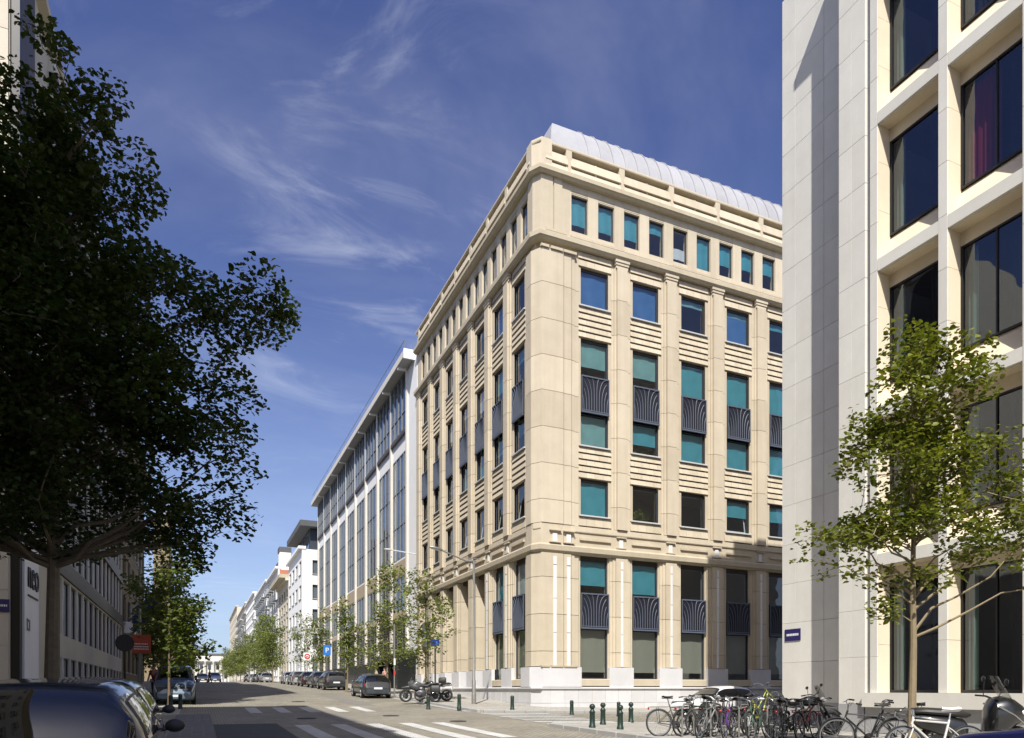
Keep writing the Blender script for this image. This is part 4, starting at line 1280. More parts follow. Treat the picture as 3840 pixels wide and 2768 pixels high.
# ------------------------------------------------------------------ trees
def leaf_mesh(clumps, per, size, mat, seed, name='crown', flat=.55):
    """clumps: (x,y,z,r). every leaf is a folded pointed blade"""
    rg = np.random.default_rng(seed)
    cs = []
    for (x, y, z, r) in clumps:
        n = max(4, int(per * (r / .5) ** 2.2))
        d = rg.normal(size=(n, 3)); d /= np.linalg.norm(d, axis=1)[:, None]
        rad = r * rg.uniform(.25, 1.0, n) ** .55
        p = d * rad[:, None]; p[:, 2] *= .8
        cs.append(p + np.array([x, y, z]))
    P = np.concatenate(cs)
    n = len(P)
    a = rg.uniform(0, 2 * np.pi, n); e = rg.uniform(-.75, .35, n)
    d = np.stack([np.cos(a) * np.cos(e), np.sin(a) * np.cos(e), np.sin(e)], 1)
    up = np.stack([rg.normal(0, flat, n), rg.normal(0, flat, n), np.ones(n)], 1)
    s = np.cross(d, up); s /= np.linalg.norm(s, axis=1)[:, None]
    nn = np.cross(s, d)
    L = size * rg.uniform(.65, 1.3, n)[:, None]
    W = L * rg.uniform(.34, .5, n)[:, None]
    v = np.empty((n, 6, 3))
    v[:, 0] = P
    v[:, 1] = P + d * L * .38 + s * W + nn * L * .10
    v[:, 2] = P + d * L * .74 + s * W * .72 + nn * L * .06
    v[:, 3] = P + d * L - nn * L * .10
    v[:, 4] = P + d * L * .74 - s * W * .72 + nn * L * .06
    v[:, 5] = P + d * L * .38 - s * W + nn * L * .10
    idx = np.arange(n)[:, None] * 6
    q = np.concatenate([idx + np.array([[0, 1, 2, 3]]), idx + np.array([[0, 3, 4, 5]])], 0)
    me = bpy.data.meshes.new(name)
    me.vertices.add(n * 6); me.vertices.foreach_set('co', v.reshape(-1))
    me.loops.add(len(q) * 4); me.loops.foreach_set('vertex_index', q.reshape(-1))
    me.polygons.add(len(q)); me.polygons.foreach_set('loop_start', np.arange(len(q)) * 4)
    me.polygons.foreach_set('loop_total', np.full(len(q), 4))
    me.update(calc_edges=True)
    me.materials.append(mat)
    return me
def wiggle(a, b, rg, k=5, amp=.08):
    a = Vector(a); b = Vector(b); L = (b - a).length
    pts = []
    for i in range(k + 1):
        t = i / k
        p = a.lerp(b, t)
        if 0 < i < k: p += Vector((rg.uniform(-1, 1), rg.uniform(-1, 1), rg.uniform(-.5, 1))) * amp * L
        pts.append(p)
    return pts
def make_tree(name, label, loc, H, base, trunk_r, blobs, nclump, per, leaf, lmat, bmat, seed, group=None, clump_r=(.28, .55), bend=.1):
    """blobs: ellipsoids (x,y,z,rx,ry,rz) in tree coordinates that the crown fills"""
    rg = random.Random(seed)
    t = root(name, label, 'tree', loc, group=group)
    tr = MB()
    top = H * .86
    ctrl = [Vector((0, 0, -.3))]
    for i in range(1, 8):
        z = top * i / 7
        ctrl.append(Vector((rg.uniform(-1, 1) * bend * z * .08, rg.uniform(-1, 1) * bend * z * .08, z)))
    tr.tube(ctrl, [trunk_r * (1.25 if i == 0 else (1 - .88 * (i / 7) ** .85)) for i in range(8)], 9)
    vol = [bx_[3] * bx_[4] * bx_[5] for bx_ in blobs]; tot = sum(vol)
    cl = []
    tries = 0
    for bi, bx_ in enumerate(blobs):
        n = max(3, int(nclump * vol[bi] / tot))
        for _ in range(n):
            while True:
                p = Vector((rg.uniform(-1, 1), rg.uniform(-1, 1), rg.uniform(-1, 1)))
                if .28 < p.length < 1: break
            cl.append((bx_[0] + p.x * bx_[3], bx_[1] + p.y * bx_[4], bx_[2] + p.z * bx_[5], rg.uniform(*clump_r)))
    # limbs reach from the trunk to the clumps
    def on_trunk(z):
        z = max(0, min(top, z)); f = z / top * 7; i = min(6, int(f))
        return ctrl[i].lerp(ctrl[i + 1], f - i) if i > 0 else Vector((0, 0, z))
    heads = rg.sample(cl, min(len(cl), max(14, nclump // 5)))
    limbs = []
    for (x, y, z, r) in heads:
        dd = sqrt(x * x + y * y)
        s = on_trunk(max(base, z - dd * rg.uniform(.35, .8)))
        e = Vector((x, y, z))
        pts = wiggle(s, e, rg, 5, .05)
        tr.tube(pts, [max(.006, trunk_r * .34 * (1 - .85 * i / 5) * min(1, dd / 2 + .25)) for i in range(6)], 5)
        limbs.append(pts)
    for (x, y, z, r) in cl:
        if rg.random() < .6:
            lp = min((p for l in limbs for p in l[2:]), key=lambda p: (p - Vector((x, y, z))).length)
            tr.tube(wiggle(lp, (x, y, z), rg, 3, .07), [.012, .009, .007, .004], 4)
    obj('trunk', tr, bmat, t, True)
    inst('crown', leaf_mesh(cl, per, leaf, lmat, seed), t, (0, 0, 0))
    return t

cr = Vector((cos(YAW), -sin(YAW), 0)); cf = Vector((sin(YAW), cos(YAW), 0))
def blob(a, z, r, rz=None, f=0.0, fr=None):
    p = cr * a + cf * f
    return (p.x, p.y, z, r, fr or r, rz or r)
# big tree in the shade on the left
TL = (-2.44, 15.3)
gt = g(*TL) + KB
big = [blob(-.3, 4.5, 2.5, 1.0), blob(1.9, 4.5, 1.5, .8, .4), blob(.2, 6.3, 2.8, 1.5), blob(2.5, 6.3, 1.35, 1.0, -.3), blob(3.2, 8.30, 1.15, .55), blob(1.7, 8.1, 1.5, .9),
       blob(.1, 8.8, 1.8, 1.8), blob(.75, 10.6, 1.05, 1.3), blob(-.8, 11.0, 1.5, 1.7), blob(.7, 12.1, .45, .6), blob(-.2, 13.3, .45, .55), blob(-2.4, 6, 2.2, 2.6), blob(-2.4, 9.6, 1.7, 2.0), blob(4.1, 8.2, .45, .32), blob(2.3, 3.75, .6, .35, .2), blob(-.6, 8, 2.2, 3.6), blob(2.6, 7.3, 1.3, .7), blob(3.0, 5.6, .8, .7, .2)]
bigt = make_tree('street_tree', 'large dark leafy tree in the shade beside the parked black car', (*TL, gt), 13.4, 3.4, .15, big, 820, 150, .098, M['leaf_deep_shade'], M['bark'], 11)
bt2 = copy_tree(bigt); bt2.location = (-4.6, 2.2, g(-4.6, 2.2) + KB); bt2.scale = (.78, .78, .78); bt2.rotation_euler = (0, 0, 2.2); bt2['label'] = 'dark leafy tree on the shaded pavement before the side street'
# tree by the bicycles on the right
TR_ = (12.0, 8.9)
gr_ = g(*TR_) + KB
rt = [blob(.1, 8.7, .8, .8), blob(.2, 7.5, 1.3, .9), blob(1.3, 8.1, .7, .6), blob(-.2, 6.3, 1.5, .8), blob(1.5, 6.3, .9, .6), blob(-1.9, 4.65, .9, .40), blob(-.9, 4.9, .9, .45), blob(.1, 5.2, 1.3, .7), blob(1.9, 4.6, 1.1, .45), blob(2.6, 5.4, 1.0, .7), blob(.1, 3.85, .8, .3), blob(-.6, 3.1, .4, .22), blob(-1.1, 6.9, .6, .4), blob(2.6, 4.0, .9, .3), blob(-1.4, 3.9, .6, .25)]
rt = [(b_[0] * .8, b_[1] * .8, b_[2] * .86, b_[3] * .82, b_[4] * .82, b_[5] * .86) for b_ in rt]
make_tree('street_tree', 'sunlit young plane tree in front of the pale limestone office', (*TR_, gr_), 8.4, 2.2, .085, rt, 310, 125, .094, M['leaf'], M['bark_pale'], 23, clump_r=(.18, .40))
# trees of the right-hand row
def small_tree(seed, H, R, trunk, lm='leaf', n=70, per=34, leaf=.13, base=2.3):
    rg = random.Random(seed)
    bl = []
    for k in range(7):
        z = base + .5 + (H - base - .9) * k / 6
        rr_ = R * (.55 + .45 * sin(pi * (.25 + .65 * k / 6)))
        bl.append((rg.uniform(-.3, .3) * R, rg.uniform(-.3, .3) * R, z, rr_ * .85, rr_ * .85, (H - base) / 7))
    return bl
mid = [(11.5, 37.2, 6.9, 1.55, 'young street tree with sparse crown beside the parked touring motorbike'),
       (11.1, 44.6, 8.6, 1.9, 'tall sparse street tree before the black entrance portal'),
       (9.9, 52.0, 6.6, 1.0, 'slim staked street tree between two parked cars'),
       (10.4, 66.0, 7.0, 1.15, 'street tree near the blue parking sign'),
       (10.4, 77.5, 7.4, 1.5, 'street tree near the round red traffic sign')]
for k, (x, y, H, R, lab) in enumerate(mid):
    make_tree('street_tree', lab, (x, y, g(x, y) + (KB if x > 11.2 else 0)), H, 2.0, .07, small_tree(40 + k, H, R, .07, base=1.9), 170 if k == 1 else 120, 36, .15, M['leaf_far'], M['bark_pale'], 40 + k, clump_r=(.26, .5))
st = MB().tube([(9.9, 51.5, g(9.9, 51.5) - .2), (9.9, 51.5, g(9.9, 51.5) + 2.6)], .035, 6)
o = obj('tree_stake', st, M['bark_pale']); tag(o, 'pale timber stake beside the slim staked street tree', 'stake')
far_proto = {}
def far_tree(x, y, sc, lab, seed, grp, lm='leaf_far'):
    key = (lm, seed % 3)
    if key not in far_proto:
        t = far_proto[key] = make_tree('street_tree', lab, (x, y, g(x, y)), 9.0, 2.4, .09, small_tree(77 + seed, 9.0, 2.2, .09), 120, 22, .22, M[lm], M['bark'], 77 + seed, group=grp, clump_r=(.35, .7))
    else:
        t = copy_tree(far_proto[key])
        t.location = (x, y, g(x, y)); t['label'] = lab; t['group'] = grp
    t.rotation_euler = (0, 0, seed * 1.3); t.scale = (sc, sc, sc)
    return t
for k, y in enumerate((104, 114, 126, 139, 153, 168, 185, 203, 224, 248, 275)):
    far_tree(9.6, y, 1.0 + .12 * sin(k * 2.3), 'leafy street tree in the sunlit row far along the street', k, 'far trees along the sunlit pavement')
far_tree(14, 395, 1.9, 'round leafy tree before the columned palace', 4, 'far trees along the sunlit pavement')
far_tree(-1.22, 36.65, .84, 'leafy street tree in front of the parked blue van', 2, 'trees along the shaded pavement', 'leaf_shaded')
for k, y in enumerate((46, 56, 66, 77, 90, 104, 120, 140, 165)):
    far_tree(-1.9, y, .82 + .05 * sin(k * 1.7), 'leafy street tree in the shaded row behind the blue van', k + 5, 'trees along the shaded pavement', 'leaf_shaded')
# ------------------------------------------------------------------ cars
def interp(xs, ys, x):
    """smooth (monotone cubic) interpolation"""
    if x <= xs[0]: return ys[0]
    if x >= xs[-1]: return ys[-1]
    i = max(k for k in range(len(xs) - 1) if xs[k] <= x)
    h = xs[i + 1] - xs[i]
    def sl(k):
        if k <= 0 or k >= len(xs) - 1: return 0.0
        a = (ys[k] - ys[k - 1]) / (xs[k] - xs[k - 1]); b = (ys[k + 1] - ys[k]) / (xs[k + 1] - xs[k])
        return 0 if a * b <= 0 else 2 * a * b / (a + b)
    t = (x - xs[i]) / h
    m0, m1 = sl(i) * h, sl(i + 1) * h
    return (2 * t ** 3 - 3 * t * t + 1) * ys[i] + (t ** 3 - 2 * t * t + t) * m0 + (-2 * t ** 3 + 3 * t * t) * ys[i + 1] + (t ** 3 - t * t) * m1
# profiles along the length, 0 = rear bumper, 1 = front bumper
STY = {
 'hatch': dict(L=4.1, W=1.74, H=1.46, belt=[(0, .62), (.03, .80), (.08, .93), (.3, .94), (.6, .90), (.72, .88), (.90, .78), (.97, .62), (1, .48)],
               top=[(0, .66), (.02, .84), (.035, 1.0), (.10, 1.30), (.15, 1.40), (.32, 1.455), (.48, 1.43), (.56, 1.33), (.68, 1.02), (.74, .94), (.92, .82), (.975, .66), (1, .50)],
               rw=(.030, .125), ws=(.555, .715), sw=(.125, .60), roofw=.60),
 'wagon': dict(L=4.5, W=1.78, H=1.50, belt=[(0, .62), (.02, .84), (.06, .95), (.3, .96), (.6, .92), (.72, .90), (.90, .80), (.97, .62), (1, .48)],
               top=[(0, .66), (.012, .90), (.02, 1.0), (.055, 1.36), (.09, 1.46), (.30, 1.50), (.50, 1.47), (.58, 1.36), (.69, 1.05), (.75, .96), (.92, .84), (.975, .66), (1, .50)],
               rw=(.018, .065), ws=(.57, .72), sw=(.085, .62), roofw=.62),
 'van': dict(L=4.35, W=1.82, H=1.84, belt=[(0, .62), (.015, .92), (.05, 1.06), (.3, 1.08), (.6, 1.06), (.74, 1.02), (.92, .92), (.975, .74), (1, .52)],
               top=[(0, .66), (.01, 1.0), (.018, 1.15), (.04, 1.66), (.07, 1.78), (.30, 1.84), (.55, 1.82), (.63, 1.72), (.76, 1.20), (.81, 1.10), (.93, .98), (.98, .76), (1, .54)],
               rw=(.016, .05), ws=(.62, .785), sw=(.08, .68), roofw=.68),
}
SP = [0, .16, .27, .42, .60, .83, .92, 1.0]       # cross-section parameters of the control points
class CarShape:
    def __init__(s, style, k=1.0):
        d = STY[style]; s.d = d
        s.L, s.W = d['L'], d['W'] / 2
    def half(s, t):
        d = s.d
        zb = .20 + .10 * max(0, (t - .9) / .1) ** 2 + .10 * max(0, (.08 - t) / .08) ** 2
        e = min(t, 1 - t)
        w = s.W * (1 - .16 * max(0, (.10 - e) / .10) ** 2 - .035 * max(0, (.3 - e) / .3) ** 2)
        zs = interp([a for a, _ in d['belt']], [b for _, b in d['belt']], t)
        zt = interp([a for a, _ in d['top']], [b for _, b in d['top']], t)
        f = min(1, max(0, (zt - zs - .03) / .42))
        wt = w * (.93 * (1 - f) + (d['roofw'] / s.W) * f)
        return zb, w, zs, zt, wt, f
    def pt(s, t, q):
        """q in -1..1: across the section from the left sill over the roof to the right sill; |q|=0 is roof centre"""
        sg = 1 if q >= 0 else -1
        u = 1 - abs(q)
        zb, w, zs, zt, wt, f = s.half(t)
        P = [(0, zb), (.84 * w, zb), (.97 * w, zb + .10), (w, zb + .52 * (zs - zb)), (.975 * w, zs), (wt + .03 * f, zt - .07 * f - .02), (wt * .80, zt - .008), (0, zt + .018)]
        y = interp(SP, [p[0] for p in P], u); z = interp(SP, [p[1] for p in P], u)
        return Vector(((t - .5) * s.L, y * sg, z))
    def patch(s, corners, nu, nv, off):
        """corners: (t,q) at (0,0),(1,0),(1,1),(0,1)"""
        c = corners
        def tq(a, b):
            t = (c[0][0] * (1 - a) + c[1][0] * a) * (1 - b) + (c[3][0] * (1 - a) + c[2][0] * a) * b
            q = (c[0][1] * (1 - a) + c[1][1] * a) * (1 - b) + (c[3][1] * (1 - a) + c[2][1] * a) * b
            return t, q
        def fn(a, b):
            t, q = tq(a, b)
            p = s.pt(t, q); e = .004
            du = s.pt(min(1, t + e), q) - s.pt(max(0, t - e), q); dv = s.pt(t, q + e) - s.pt(t, q - e)
            n = du.cross(dv)
            if n.length > 1e-9: n.normalize()
            cc = s.pt(t, q); ctr = Vector((cc.x, 0, .7))
            if n.dot(p - ctr) < 0: n = -n
            return p + n * off
        return MB().grid(fn, nu, nv)
WHEEL = {}
def wheel_meshes(r):
    if r in WHEEL: return WHEEL[r]
    ty = MB().lathe([(r * .66, -.09), (r * .9, -.10), (r * .985, -.075), (r, -.03), (r, .03), (r * .985, .075), (r * .9, .10), (r * .66, .09)], 28, axis='Y', closed=True)
    rm = MB().lathe([(r * .67, -.085), (r * .62, -.06), (r * .60, .0), (r * .62, .06), (r * .67, .085)], 24, axis='Y')
    for k in range(7):
        a = 2 * pi * k / 7
        for s_ in (-1, 1):
            rm.tube([(cos(a) * r * .1, s_ * .06, sin(a) * r * .1), (cos(a) * r * .63, s_ * .068, sin(a) * r * .63)], .028, 5)
    rm.lathe([(0.001, -.085), (r * .16, -.07), (r * .16, .07), (0.001, .085)], 12, axis='Y')
    dk = MB().lathe([(.001, -.03), (r * .6, -.03), (r * .6, .03), (.001, .03)], 16, axis='Y')
    WHEEL[r] = (mesh_of(ty, M['rubber'], True, 'tyre'), mesh_of(rm, M['alloy'], True, 'rim'), mesh_of(dk, M['plastic'], False, 'brake_disc'))
    return WHEEL[r]
PAINTS = {}
def make_car(name, label, cat, style, colour, x, y, heading, group=None, dz=0.0, metal=.3):
    """heading in degrees: direction the bonnet points to, 0 = +X, 90 = +Y"""
    if colour not in PAINTS: PAINTS[colour] = paint('car_paint', colour, metal)
    pm_ = PAINTS[colour]
    hr = radians(heading)
    a = 1.2
    sl = (g(x + cos(hr) * a, y + sin(hr) * a) - g(x - cos(hr) * a, y - sin(hr) * a)) / (2 * a)
    r = root(name, label, cat, (x, y, g(x, y) + dz), (0, -atan(sl), hr), group)
    cs = CarShape(style); d = cs.d
    bd = MB().grid(lambda a_, b_: cs.pt(a_, b_ * 2 - 1), 64, 44)
    for e in (0, 1):       # close the ends
        ring = [cs.pt(e, b_ / 22 * 2 - 1) for b_ in range(23)]
        bd.add(ring, [tuple(range(23))])
    obj('body', bd, pm_, r, 'full')
    q4, q5, q7 = 1 - SP[4], 1 - SP[5], 0
    qs0, qs1 = q4 - .012, q5 + .035                # side glass between belt and roof rail
    t0, t1 = d['sw']
    midt = t0 + (t1 - t0) * .47
    for s_ in (-1, 1):
        # dark surround and the side windows, front and rear
        tf0 = t1 + (d['ws'][1] - d['ws'][0]) * .62
        obj('window_surround', cs.patch([(t0 - .045, s_ * (qs0 + .012)), (tf0 + .012, s_ * (qs0 + .012)), (t1 - .002, s_ * (qs1 - .012)), (t0 + .012, s_ * (qs1 - .012))], 20, 6, .004), M['plastic'], r, 'full')
        obj('side_window', cs.patch([(t0 - .022, s_ * qs0), (midt - .008, s_ * qs0), (midt - .008, s_ * qs1), (t0 + .025, s_ * qs1)], 12, 6, .008), M['glass_car'], r, 'full')
        obj('side_window', cs.patch([(midt + .008, s_ * qs0), (tf0 - .012, s_ * qs0), (t1 - .014, s_ * qs1), (midt + .008, s_ * qs1)], 12, 6, .008), M['glass_car'], r, 'full')
        obj('tail_light', cs.patch([(.004, s_ * .36), (.004, s_ * .47), (.055, s_ * .455), (.055, s_ * .40)], 5, 5, .008), M['red_light'], r, 'full')
        obj('headlight', cs.patch([(.992, s_ * .30), (.992, s_ * .47), (.915, s_ * .43), (.925, s_ * .36)], 6, 6, .008), M['white_light'], r, 'full')
        mt_ = d['ws'][0] + (d['ws'][1] - d['ws'][0]) * .62
        p = cs.pt(mt_, s_ * (q4 - .01))
        mr_ = MB().ellipsoid((p.x, p.y + s_ * .13, p.z + .05), .07, .11, .075); mr_.tube([(p.x, p.y - s_ * .02, p.z), (p.x, p.y + s_ * .08, p.z + .03)], .025, 6)
        mo = obj('mirror', mr_, pm_ if colour[0] > .05 else M['plastic'], r, True)
        obj('door_handle', MB().box(-.02 * d['L'] - .08, -.02 * d['L'] + .08, s_ * (cs.W + .0), s_ * (cs.W + .02), .80, .83), pm_, r)
        obj('sill_trim', cs.patch([(.24, s_ * .755), (.76, s_ * .755), (.76, s_ * .70), (.24, s_ * .70)], 8, 2, .006), M['plastic'], r, 'full')
    obj('rear_window', cs.patch([(d['rw'][0] + .004, -.31), (d['rw'][0] + .004, .31), (d['rw'][1] - .006, .135), (d['rw'][1] - .006, -.135)], 18, 8, .008), M['glass_car'], r, 'full')
    obj('windscreen', cs.patch([(d['ws'][1], -.30), (d['ws'][1], .30), (d['ws'][0], .150), (d['ws'][0], -.150)], 18, 8, .008), M['glass_car'], r, 'full')
    obj('bumper', cs.patch([(.0, -.70), (.0, .70), (.03, .70), (.03, -.70)], 20, 2, .01), M['plastic'], r, 'full')
    obj('grille', cs.patch([(.998, -.26), (.998, .26), (.965, .22), (.965, -.22)], 10, 3, .008), M['plastic'], r, 'full')
    obj('grille', cs.patch([(.999, -.62), (.999, .62), (.988, .52), (.988, -.52)], 10, 3, .01), M['plastic'], r, 'full')
    for s_ in (-1, 1):
        for tt in (midt, t0 + .02, d['ws'][0] + (d['ws'][1] - d['ws'][0]) * .9):
            obj('door_seam', cs.patch([(tt - .0012, s_ * .40), (tt + .0012, s_ * .40), (tt + .0012, s_ * .72), (tt - .0012, s_ * .72)], 1, 10, .0025), M['rubber'], r, 'full')
    obj('tailgate_seam', cs.patch([(d['rw'][1] + .012, -.20), (d['rw'][1] + .012, .20), (d['rw'][1] + .0145, .20), (d['rw'][1] + .0145, -.20)], 14, 1, .0025), M['rubber'], r, 'full')
    obj('window_surround', cs.patch([(d['rw'][0] + .001, -.33), (d['rw'][0] + .001, .33), (d['rw'][1] + .001, .148), (d['rw'][1] + .001, -.148)], 18, 8, .004), M['plastic'], r, 'full')
    L2 = d['L'] / 2
    obj('number_plate', MB().box(-L2 - .012, -L2 + .03, -.25, .25, .56 if style != 'van' else .62, .67 if style != 'van' else .73), M['sign_white'], r)
    obj('number_plate', MB().box(L2 - .03, L2 + .012, -.25, .25, .38, .48), M['sign_white'], r)
    rw_ = .31 if style != 'van' else .32
    ty, rm, dk = wheel_meshes(rw_)
    for tx in (.19, .81):
        for s_ in (-1, 1):
            X = (tx - .5) * d['L']; Yw = s_ * (cs.W - .115)
            ar = MB().lathe([(rw_ + .055, 0), (rw_ + .055, .012), (.05, .012)], 26, (X, s_ * (cs.W - .012) - (.012 if s_ < 0 else 0) + (.0), rw_), 'Y')
            obj('wheel_arch', ar, M['rubber'], r)
            w_ = inst('wheel', dk, r, (X, Yw + s_ * .035, rw_))
            inst('tyre', ty, w_, (0, 0, 0)); inst('rim', rm, w_, (0, s_ * .012, 0))
    return r
make_car('parked_car', 'glossy near-black hatchback parked beside the big dark tree', 'car', 'hatch', (.04, .05, .075), -1.21, 8.25, 90, metal=.2)
make_car('parked_car', 'dark estate car parked ahead of the near-black hatchback', 'car', 'wagon', (.012, .014, .02), -1.45, 12.9, 90)
make_car('parked_van', 'grey blue van with clear windscreen facing the junction', 'van', 'van', (.13, .175, .22), -1.0, 39.0, -90)
make_car('parked_car', 'dark grey blue hatchback parked beside the black entrance portal', 'car', 'hatch', (.055, .066, .075), 9.85, 43.9, 90)
make_car('parked_car', 'dark estate car behind the slim staked tree', 'car', 'wagon', (.035, .038, .042), 9.9, 58.2, 90)
make_car('parked_car', 'grey hatchback parked second beyond the staked tree', 'car', 'hatch', (.10, .11, .11), 9.9, 64.6, 90)
make_car('parked_car', 'dark red brown car near the blue parking sign', 'car', 'hatch', (.05, .022, .022), 9.9, 71.2, 90)
make_car('parked_car', 'silver car near the round red traffic sign', 'car', 'wagon', (.42, .42, .41), 9.9, 79.5, 90)
make_car('parked_car', 'white car at the far end of the sunlit parked row', 'car', 'hatch', (.6, .6, .6), 9.9, 86.5, 90)
make_car('parked_car', 'white hatchback parked behind the cluster of bicycles', 'car', 'hatch', (.68, .68, .68), 22.5, 26.9, 180, metal=0)
make_car('parked_car', 'dark blue car at the kerb beside the black scooter', 'car', 'hatch', (.012, .016, .085), 9.5, 4.15, 90)
make_car('moving_car', 'dark blue car driving down the middle of the street', 'car', 'wagon', (.03, .045, .08), 2.4, 118, -90)
make_car('moving_car', 'black car following the dark blue car down the street', 'car', 'hatch', (.015, .016, .02), .8, 132, -90)
for k, y in enumerate((112, 120, 129, 140, 152)):
    make_car('parked_car', 'car parked in the distant sunlit row under the trees', 'car', ['hatch', 'wagon'][k % 2], [(.4, .4, .4), (.05, .02, .02), (.03, .03, .03)][k % 3], 9.4, y, 90, group='cars in the distant sunlit row')
for k, y in enumerate((48, 54.5, 61)):
    make_car('parked_car', 'dark car parked in the shade behind the grey blue van', 'car', ['wagon', 'hatch'][k % 2], (.02, .02, .024), -1.1, y, -90, group='cars in the shaded row')

# ------------------------------------------------------------------ bicycles
def bike_wheel(r):
    key = ('bw', r)
    if key in MC: return MC[key]
    ty = MB(); n = 30
    ty.lathe([(r + .016 * cos(2 * pi * k / 8), .016 * sin(2 * pi * k / 8)) for k in range(8)], n, axis='Y', closed=True)
    rm = MB().lathe([(r - .018, -.011), (r - .036, -.009), (r - .036, .009), (r - .018, .011)], n, axis='Y', closed=True)
    sp = MB()
    for k in range(18):
        a = 2 * pi * k / 18; b = a + (.5 if k % 2 else -.5)
        sp.tube([(cos(b) * .022, (.025 if k % 4 < 2 else -.025), sin(b) * .022), (cos(a) * (r - .03), 0, sin(a) * (r - .03))], .0022, 3, False)
    hb = MB().lathe([(.001, -.05), (.02, -.05), (.02, .05), (.001, .05)], 10, axis='Y')
    MC[key] = tuple(mesh_of(m_, M[mt], True, nm_) for m_, mt, nm_ in ((hb, 'alloy', 'hub'), (ty, 'rubber', 'tyre'), (rm, 'alloy', 'rim'), (sp, 'chrome', 'spokes')))
    return MC[key]
def make_bike(label, x, y, heading, colour, seed=0, lean=6, guards=True, basket=False, drop=False, pitch=0, z=0, group=None, saddle='leather', rack=True):
    rg = random.Random(seed)
    r_ = .335
    key = tuple(colour)
    if key not in PAINTS: PAINTS[key] = paint('bike_paint', key, .1)
    pm_ = PAINTS[key]
    b = root('bicycle', label, 'bicycle', (x, y, g(x, y) + KB + z), (radians(lean), radians(pitch), radians(heading)), group)
    RA, FA = (-.53, 0, r_), (.54, 0, r_)
    BB = (-.07, 0, .28); ST = (-.24, 0, .78 + rg.uniform(-.03, .05)); HT = (.35, 0, .84); HB = (.39, 0, .70)
    f = MB()
    f.tube([BB, ST], .017, 7); f.tube([HT, HB], .02, 7); f.tube([HB, BB], .02, 7)
    lowtop = rg.random() < .45 and not drop
    f.tube([(.37, 0, .77), (-.14, 0, .49) if lowtop else (-.21, 0, .72)], .016, 7)
    for s_ in (-1, 1):
        f.tube([BB, (-.3, s_ * .045, .30), (RA[0], s_ * .06, RA[2])], .010, 5)
        f.tube([(-.20, 0, .66), (-.26, s_ * .04, .60), (RA[0], s_ * .06, RA[2])], .009, 5)
    obj('frame', f, pm_, b, True)
    fk = MB(); fk.tube([HT, HB], .013, 6)
    for s_ in (-1, 1): fk.tube([HB, (.41, s_ * .05, .62), (.47, s_ * .055, .5), (FA[0], s_ * .055, FA[2])], .012, 5)
    obj('fork', fk, pm_, b, True)
    hbm = MB(); hbm.tube([HT, (.345, 0, .93)], .014, 6)
    if drop:
        hbm.tube([(.345, 0, .93), (.42, 0, .94)], .014, 6)
        for s_ in (-1, 1): hbm.tube([(.42, 0, .94), (.42, s_ * .18, .94), (.50, s_ * .21, .93), (.53, s_ * .21, .86), (.46, s_ * .21, .80), (.40, s_ * .21, .80)], .013, 6)
    else:
        for s_ in (-1, 1): hbm.tube([(.345, 0, .93), (.36, s_ * .12, 1.0), (.30, s_ * .24, 1.02), (.18, s_ * .29, 1.0)], .012, 6)
    hb = obj('handlebar', hbm, M['alloy'], b, True)
    gp = MB()
    for s_ in (-1, 1):
        if drop: gp.tube([(.42, s_ * .19, .94), (.51, s_ * .212, .93)], .017, 6)
        else: gp.tube([(.27, s_ * .255, 1.015), (.17, s_ * .292, .998)], .018, 6)
        gp.tube([(.33, s_ * .2, 1.0), (.38, s_ * .26, .96)], .006, 4)
    obj('grip', gp, M['rubber'], hb, True)
    sd = MB()
    sz = ST[2] + .16
    sd.grid(lambda a_, c_: (-.40 + .27 * a_, (.085 * (1 - a_) ** .6 + .014) * (2 * c_ - 1), sz + .035 * (1 - (2 * c_ - 1) ** 2) + .015 * (a_ - .5) ** 2 * 4), 8, 8)
    sd.grid(lambda a_, c_: (-.40 + .27 * a_, (.085 * (1 - a_) ** .6 + .014) * (2 * c_ - 1), sz - .03 * (1 - (2 * c_ - 1) ** 2)), 8, 6)
    sa = obj('saddle', sd, M[saddle], b, 'full')
    obj('seat_post', MB().tube([ST, (-.28, 0, sz)], .013, 6), M['alloy'], b, True)
    ck = MB(); ck.lathe([(.035, -.048), (.10, -.046), (.10, -.040), (.035, -.038)], 18, BB, 'Y', True)
    a_ = rg.uniform(0, 6)
    for s_ in (-1, 1):
        e = (BB[0] + s_ * .165 * cos(a_), s_ * .085, BB[2] + s_ * .165 * sin(a_))
        ck.tube([(BB[0], s_ * .07, BB[2]), e], .012, 5); ck.box(e[0] - .045, e[0] + .045, e[1], e[1] + s_ * .09, e[2] - .012, e[2] + .012)
    ck.tube([(BB[0], -.043, BB[2] + .1), (RA[0], -.043, RA[2] + .035)], .006, 4); ck.tube([(BB[0], -.043, BB[2] - .1), (RA[0], -.043, RA[2] - .035)], .006, 4)
    obj('crankset', ck, M['plastic'], b, True)
    hubm, tym, rmm, spm = bike_wheel(r_)
    for c in (RA, FA):
        w = inst('wheel', hubm, b, c)
        inst('tyre', tym, w, (0, 0, 0)); inst('rim', rmm, w, (0, 0, 0)); inst('spokes', spm, w, (0, 0, 0))
    if guards:
        for c, a0, a1 in ((RA, -.1, 2.7), (FA, .7, 2.9)):
            gd = MB().grid(lambda a_, c_: (c[0] + (r_ + .035) * cos(a0 + (a1 - a0) * a_), .03 * (2 * c_ - 1), c[2] + (r_ + .035 - .012 * (2 * c_ - 1) ** 2) * sin(a0 + (a1 - a0) * a_)), 18, 4)
            obj('mudguard', gd, M['plastic'], b, 'full')
